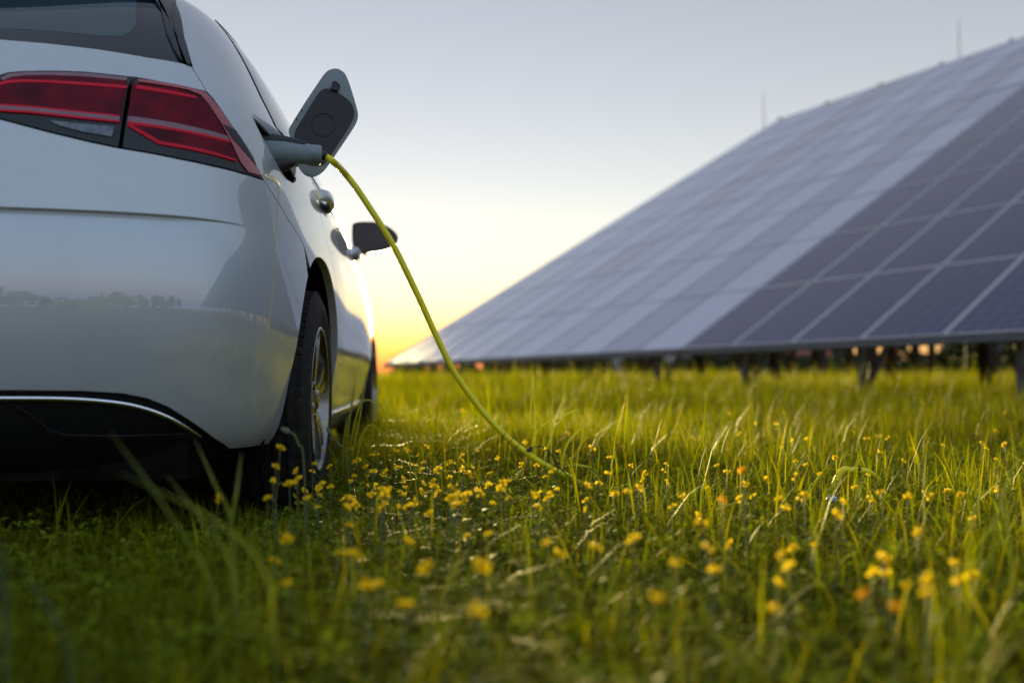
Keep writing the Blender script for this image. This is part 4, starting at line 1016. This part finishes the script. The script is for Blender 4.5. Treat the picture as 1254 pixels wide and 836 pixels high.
# tall single blades and tufts that stand out in the foreground
def tuft(name, label, blades_px, wpx, tintc):
    """blades_px: list of (base x, base y, mid, tip) pixel triples with distance"""
    base = at_depth(*blades_px[0][0], blades_px[0][3]); root = thing(name, label, 'grass', (base[0], base[1], 0), 0, 'tall grass in the foreground')
    m = mat(name + ' green', tintc, .45, noise=(25, (tintc[0] * .7, tintc[1] * .8, tintc[2]), .35, .65))
    nt = m.node_tree; t = nt.nodes.new('ShaderNodeBsdfTranslucent'); t.inputs[0].default_value = (tintc[0] * 1.5, tintc[1] * 1.5, tintc[2], 1)
    mx = nt.nodes.new('ShaderNodeMixShader'); mx.inputs[0].default_value = .35; out = nt.nodes['Material Output']
    nt.links.new(nt.nodes['Principled BSDF'].outputs[0], mx.inputs[1]); nt.links.new(t.outputs[0], mx.inputs[2]); nt.links.new(mx.outputs[0], out.inputs[0])
    for (b, mid, tp, Y) in blades_px:
        P0, P1, P2 = at_depth(*b, Y), at_depth(*mid, Y - .01), at_depth(*tp, Y + .02)
        P00 = np.array([P0[0] + .01, P0[1], -.01]); pts = spline([P00, P0, P1, P2], 5); vs = []; n = len(pts)
        for i, p in enumerate(pts):
            q = i / (n - 1); d = pts[min(i + 1, n - 1)] - pts[max(i - 1, 0)]; d /= np.linalg.norm(d)
            s = np.cross(d, np.array([.25, 1, .1])); s /= np.linalg.norm(s); fold = np.cross(s, d)
            w = wpx * Y / FPX * (1 - q ** 2.2) * (.75 + .5 * q) / 2 + .0002
            vs += [p - s * w, p + fold * w * .35, p + s * w]
        vs = [v - np.array([base[0], base[1], 0]) for v in vs]
        mb = MB(); mb.add(vs, [(i * 3 + a, i * 3 + a + 1, (i + 1) * 3 + a + 1, (i + 1) * 3 + a) for i in range(n - 1) for a in (0, 1)]); mb.build('blade', m, root, angle=80)
tuft('grass_tuft', 'broad grass blades rising in front of the black bumper valance', [((262, 730), (205, 625), (134, 527), .95), ((285, 700), (250, 640), (203, 580), 1.02), ((285, 650), (262, 590), (238, 536), 1.15), ((330, 720), (268, 640), (145, 578), .9), ((284, 655), (290, 600), (296, 553), 1.15)], 5, (.17, .21, .03))
tuft('grass_tuft', 'pale limp grass blade in the shade behind the car', [((88, 836), (70, 760), (22, 690), .78), ((5, 700), (3, 672), (0, 655), .8)], 9, (.08, .11, .05))
tuft('grass_tuft', 'upright bright grass blades standing beside the rear door sill', [((424, 560), (430, 500), (437, 452), 2.45), ((432, 560), (441, 510), (449, 458), 2.5), ((420, 560), (424, 520), (430, 500), 2.4), ((437, 565), (452, 520), (476, 540), 2.45), ((428, 560), (446, 490), (490, 520), 2.5)], 3.2, (.10, .125, .012))
tuft('grass_tuft', 'long arching grass blade curving over the cable end', [((742, 600), (720, 572), (682, 570), 2.3), ((742, 600), (725, 574), (695, 566), 2.32)], 4, (.12, .14, .03))
tuft('grass_tuft', 'tall thin grass blades standing over the yellow cable', [((655, 560), (656, 520), (652, 450), 2.6), ((668, 558), (690, 510), (718, 500), 2.6), ((675, 560), (676, 520), (677, 470), 2.65), ((650, 560), (660, 525), (690, 505), 2.55), ((690, 560), (705, 530), (735, 512), 2.6)], 2.6, (.11, .13, .012))
tuft('grass_tuft', 'tall dark grass blades beyond the cable loop, away from the car', [((1215, 720), (1225, 620), (1252, 545), 1.2), ((1240, 760), (1235, 650), (1212, 560), 1.1), ((1200, 690), (1215, 640), (1240, 610), 1.2), ((1185, 700), (1190, 640), (1205, 590), 1.25)], 4, (.055, .075, .012))

# =================================================================== WILD FLOWERS
def see_through(m, c, f):
    nt = m.node_tree; t = nt.nodes.new('ShaderNodeBsdfTranslucent'); t.inputs[0].default_value = (*c, 1)
    mx = nt.nodes.new('ShaderNodeMixShader'); mx.inputs[0].default_value = f; out = nt.nodes['Material Output']
    nt.links.new(nt.nodes['Principled BSDF'].outputs[0], mx.inputs[1]); nt.links.new(t.outputs[0], mx.inputs[2]); nt.links.new(mx.outputs[0], out.inputs[0]); return m
M['petal'] = see_through(mat('yellow petals', (0.85, 0.66, 0.010), .5, spec=.1, noise=(60, (0.82, 0.55, 0.008), .35, .7)), (.9, .68, .01), .4)
M['petal_o'] = see_through(mat('orange petals', (0.80, 0.38, 0.010), .5, spec=.2, noise=(60, (0.80, 0.50, 0.01), .35, .7)), (.9, .45, .01), .4)
M['stem'] = mat('flower stem', (0.06, 0.09, 0.015), .6, noise=(30, (0.09, 0.10, 0.02), .4, .7))
def blossom_mesh(seed, nfl, m):
    r = random.Random(seed); mb = MB()
    for k in range(nfl):
        a = 2 * math.pi * k / nfl + r.uniform(-.4, .4); e = r.uniform(.1, .9); L = r.uniform(.008, .0115)
        d = Vector((math.cos(a) * math.cos(e), math.sin(a) * math.cos(e), math.sin(e))); s = d.cross(Vector((0, 0, 1))).normalized(); u = s.cross(d)
        c = d * .004
        # pea flower: upright standard petal, two wings, keel
        def petal(base, dr, sd, ln, wd, up):
            p = [base, base + dr * ln * .45 + sd * wd + up * .3 * wd, base + dr * ln * .9 + sd * wd * .8 + up * wd * .7, base + dr * ln + up * wd * .9, base + dr * ln * .9 - sd * wd * .8 + up * wd * .7, base + dr * ln * .45 - sd * wd + up * .3 * wd]
            mb.add(p + [base + dr * ln * .55 - up * .001], [(0, 1, 6), (1, 2, 6), (2, 3, 6), (3, 4, 6), (4, 5, 6), (5, 0, 6)])
        petal(c, (d * .55 + u * .85).normalized(), s, L, L * .48, -d)
        petal(c, (d + s * .35).normalized(), u, L * .9, L * .28, s); petal(c, (d - s * .35).normalized(), u, L * .9, L * .28, -s)
        mb.tube([Vector((0, 0, 0)), c, c + d * L * .8 - u * .001], [.0007, .0017, .0006], 5)
    me = bpy.data.meshes.new('blossom'); me.from_pydata(mb.v, [], mb.f); me.materials.append(m); me.shade_smooth(); return me
blo = [blossom_mesh(1, 3, M['petal']), blossom_mesh(2, 5, M['petal']), blossom_mesh(3, 4, M['petal_o']), blossom_mesh(4, 2, M['petal']), blossom_mesh(5, 6, M['petal']), blossom_mesh(6, 4, M['petal'])]
def stem_mesh(seed):
    r = random.Random(seed); b = (r.uniform(-.2, .2), r.uniform(-.2, .2)); mb = MB()
    pts = [(b[0] * (1 - t) ** 1.7, b[1] * (1 - t) ** 1.7, t - 1) for t in (0, .25, .5, .75, 1)]
    mb.tube(pts, [.009, .009, .008, .007, .006], 5)
    for k in range(5):
        t = r.uniform(.2, .85); a = r.uniform(0, 6.28); c = Vector((b[0] * (1 - t) ** 1.7, b[1] * (1 - t) ** 1.7, t - 1)); d = Vector((math.cos(a), math.sin(a), .3)) * .09; s = Vector((-math.sin(a), math.cos(a), 0)) * .03
        mb.add([c, c + d * .5 + s, c + d, c + d * .5 - s], [(0, 1, 2, 3)])
    me = bpy.data.meshes.new('stem'); me.from_pydata(mb.v, [], mb.f); me.materials.append(M['stem']); me.shade_smooth(); return me
stm = [stem_mesh(k) for k in range(4)]
def flower(P, sc, kind, label, group):
    root = thing('wild_flower', label, 'flower', (P[0], P[1], 0), random.uniform(0, 6.28), group)
    h = P[2] + .005
    s = bpy.data.objects.new('stem', random.choice(stm)); COL.objects.link(s); s.parent = root; s.location = (0, 0, P[2]); s.scale = (.12, .12, h)
    b = bpy.data.objects.new('blossom', blo[kind]); COL.objects.link(b); b.parent = root; b.location = (0, 0, P[2]); b.scale = (sc, sc, sc * 1.15); b.rotation_euler = (random.uniform(-.9, .9), random.uniform(-.9, .9), 0)
# clusters picked out in the photograph
near_wheel = [(343, 550, 1.55, 4), (337, 572, 1.5, 1), (334, 590, 1.45, 3), (355, 594, 1.5, 4), (364, 578, 1.6, 1), (328, 611, 1.4, 1), (372, 602, 1.7, 4), (390, 598, 1.75, 1), (351, 660, 1.15, 1), (366, 588, 1.6, 5)]
for x, y, Y, k in near_wheel:
    flower(at_depth(x, y, Y), random.uniform(.6, .8), k, 'yellow wildflower standing in front of the rear tyre', 'flowers in front of the tyre')
LOOK2 = {1: 'five-headed', 2: 'deep', 4: 'round', 5: 'loose'}
for x, y, Y, k in ((909, 577, 1.35, 2), (908, 578, 1.5, 2), (938, 588, 1.7, 4), (1048, 598, 1.6, 1), (884, 613, 1.2, 2), (985, 607, 1.4, 4), (875, 700, .95, 5), (1096, 747, .8, 2), (1138, 710, .85, 4), (1060, 730, .85, 2)):
    flower(at_depth(x, y, Y), .6, k, LOOK2[k] + ' orange tinged wildflower in the patch around the white stone', 'flowers around the white stone')
LOOK = {0: 'three-petalled', 1: 'full five-headed', 2: 'orange tinged', 3: 'small two-headed', 4: 'dense round', 5: 'loose four-headed'}
def where(P):
    x, y = P[0], P[1]
    if y < 1.15: return 'in the shaded grass behind the rear bumper' if x < -.2 else 'in the low clover between bumper and white stone' if x < .4 else 'in the low clover on the open side of the white stone'
    if x < -.30: return 'beside the rear wheel of the car'
    if x < -.05: return 'in the short grass between the wheel and the cable'
    if x < .40: return 'where the yellow cable sinks into the grass'
    if x < .85: return 'over the buried middle of the cable'
    return 'near the yellow loop of cable by the white stone'
for i in range(225):
    u = random.random()
    x = random.gauss(500, 90) if u < .45 else random.uniform(300, 1250); y = random.uniform(548, 625) if u < .75 else random.uniform(600, 760)
    z = random.uniform(.125, .185); P = at_height(x, y, z)
    if P[1] < .6 or under_car(P[None, :2])[0]: continue
    k = random.choice([0, 0, 1, 3, 3, 0, 5, 4])
    flower(P, random.uniform(.5, .8), k, LOOK[k] + ' yellow wildflower ' + where(P), 'scattered meadow flowers')
for i in range(45):
    x = random.uniform(470, 1240); y = random.uniform(495, 550); P = at_height(x, y, random.uniform(.12, .2))
    if P[1] > 6 or under_car(P[None, :2])[0]: continue
    flower(P, random.uniform(.7, .95), random.choice([0, 1, 3, 3]), 'tiny yellow wildflower in the taller grass towards the solar panels', 'flowers in the taller grass')
# closed seed heads on thin stalks by the wheel, a white pebble
M['bud'] = mat('closed bud', (0.10, 0.12, 0.05), .7, noise=(40, (0.14, 0.12, 0.06), .4, .7))
for pts, Y, lab in ((((372, 565), (366, 545), (360, 532), (352, 528)), 1.55, 'nodding closed flower bud on a thin stalk before the tyre'), (((425, 560), (415, 545), (408, 535), (404, 529)), 2.1, 'brown seed head on a thin stalk beside the sill')):
    P = [at_depth(x, y, Y) for x, y in pts]; o = thing('bud_stalk', lab, 'flower', (P[0][0], P[0][1], 0)); q = np.array([P[0][0], P[0][1], 0])
    MB().tube([tuple(p - q) for p in spline([np.array([P[0][0] + .01, P[0][1], -.005])] + P, 5)], .0022, 6).build('stem', M['stem'], o)
    e = P[-1] - q; d = e - (P[-2] - q); d /= np.linalg.norm(d)
    MB().tube([e - d * .004, e, e + d * .008, e + d * .014], [.003, .0055, .005, .001], 8).build('bud', M['bud'], o)
pb = at_depth(1018, 611, 1.95)
mb = MB()
vs = []; fs = []
for i in range(7):
    for k in range(10):
        th = math.pi * i / 6; a = 2 * math.pi * k / 10; rr = .010 * (1 + .18 * math.sin(3 * a + i))
        vs.append((rr * 1.3 * math.sin(th) * math.cos(a), rr * math.sin(th) * math.sin(a), rr * .8 * math.cos(th)))
fs = [(i * 10 + k, i * 10 + (k + 1) % 10, (i + 1) * 10 + (k + 1) % 10, (i + 1) * 10 + k) for i in range(6) for k in range(10)]
o = mb.add(vs, fs).build('pebble', mat('white stone', (.62, .64, .70), .6, noise=(60, (.45, .46, .5), .4, .7), bump=(80, .3, .002)), None); o.location = tuple(pb)
tag(o, 'small white stone lying in the grass right of the cable', 'stone')
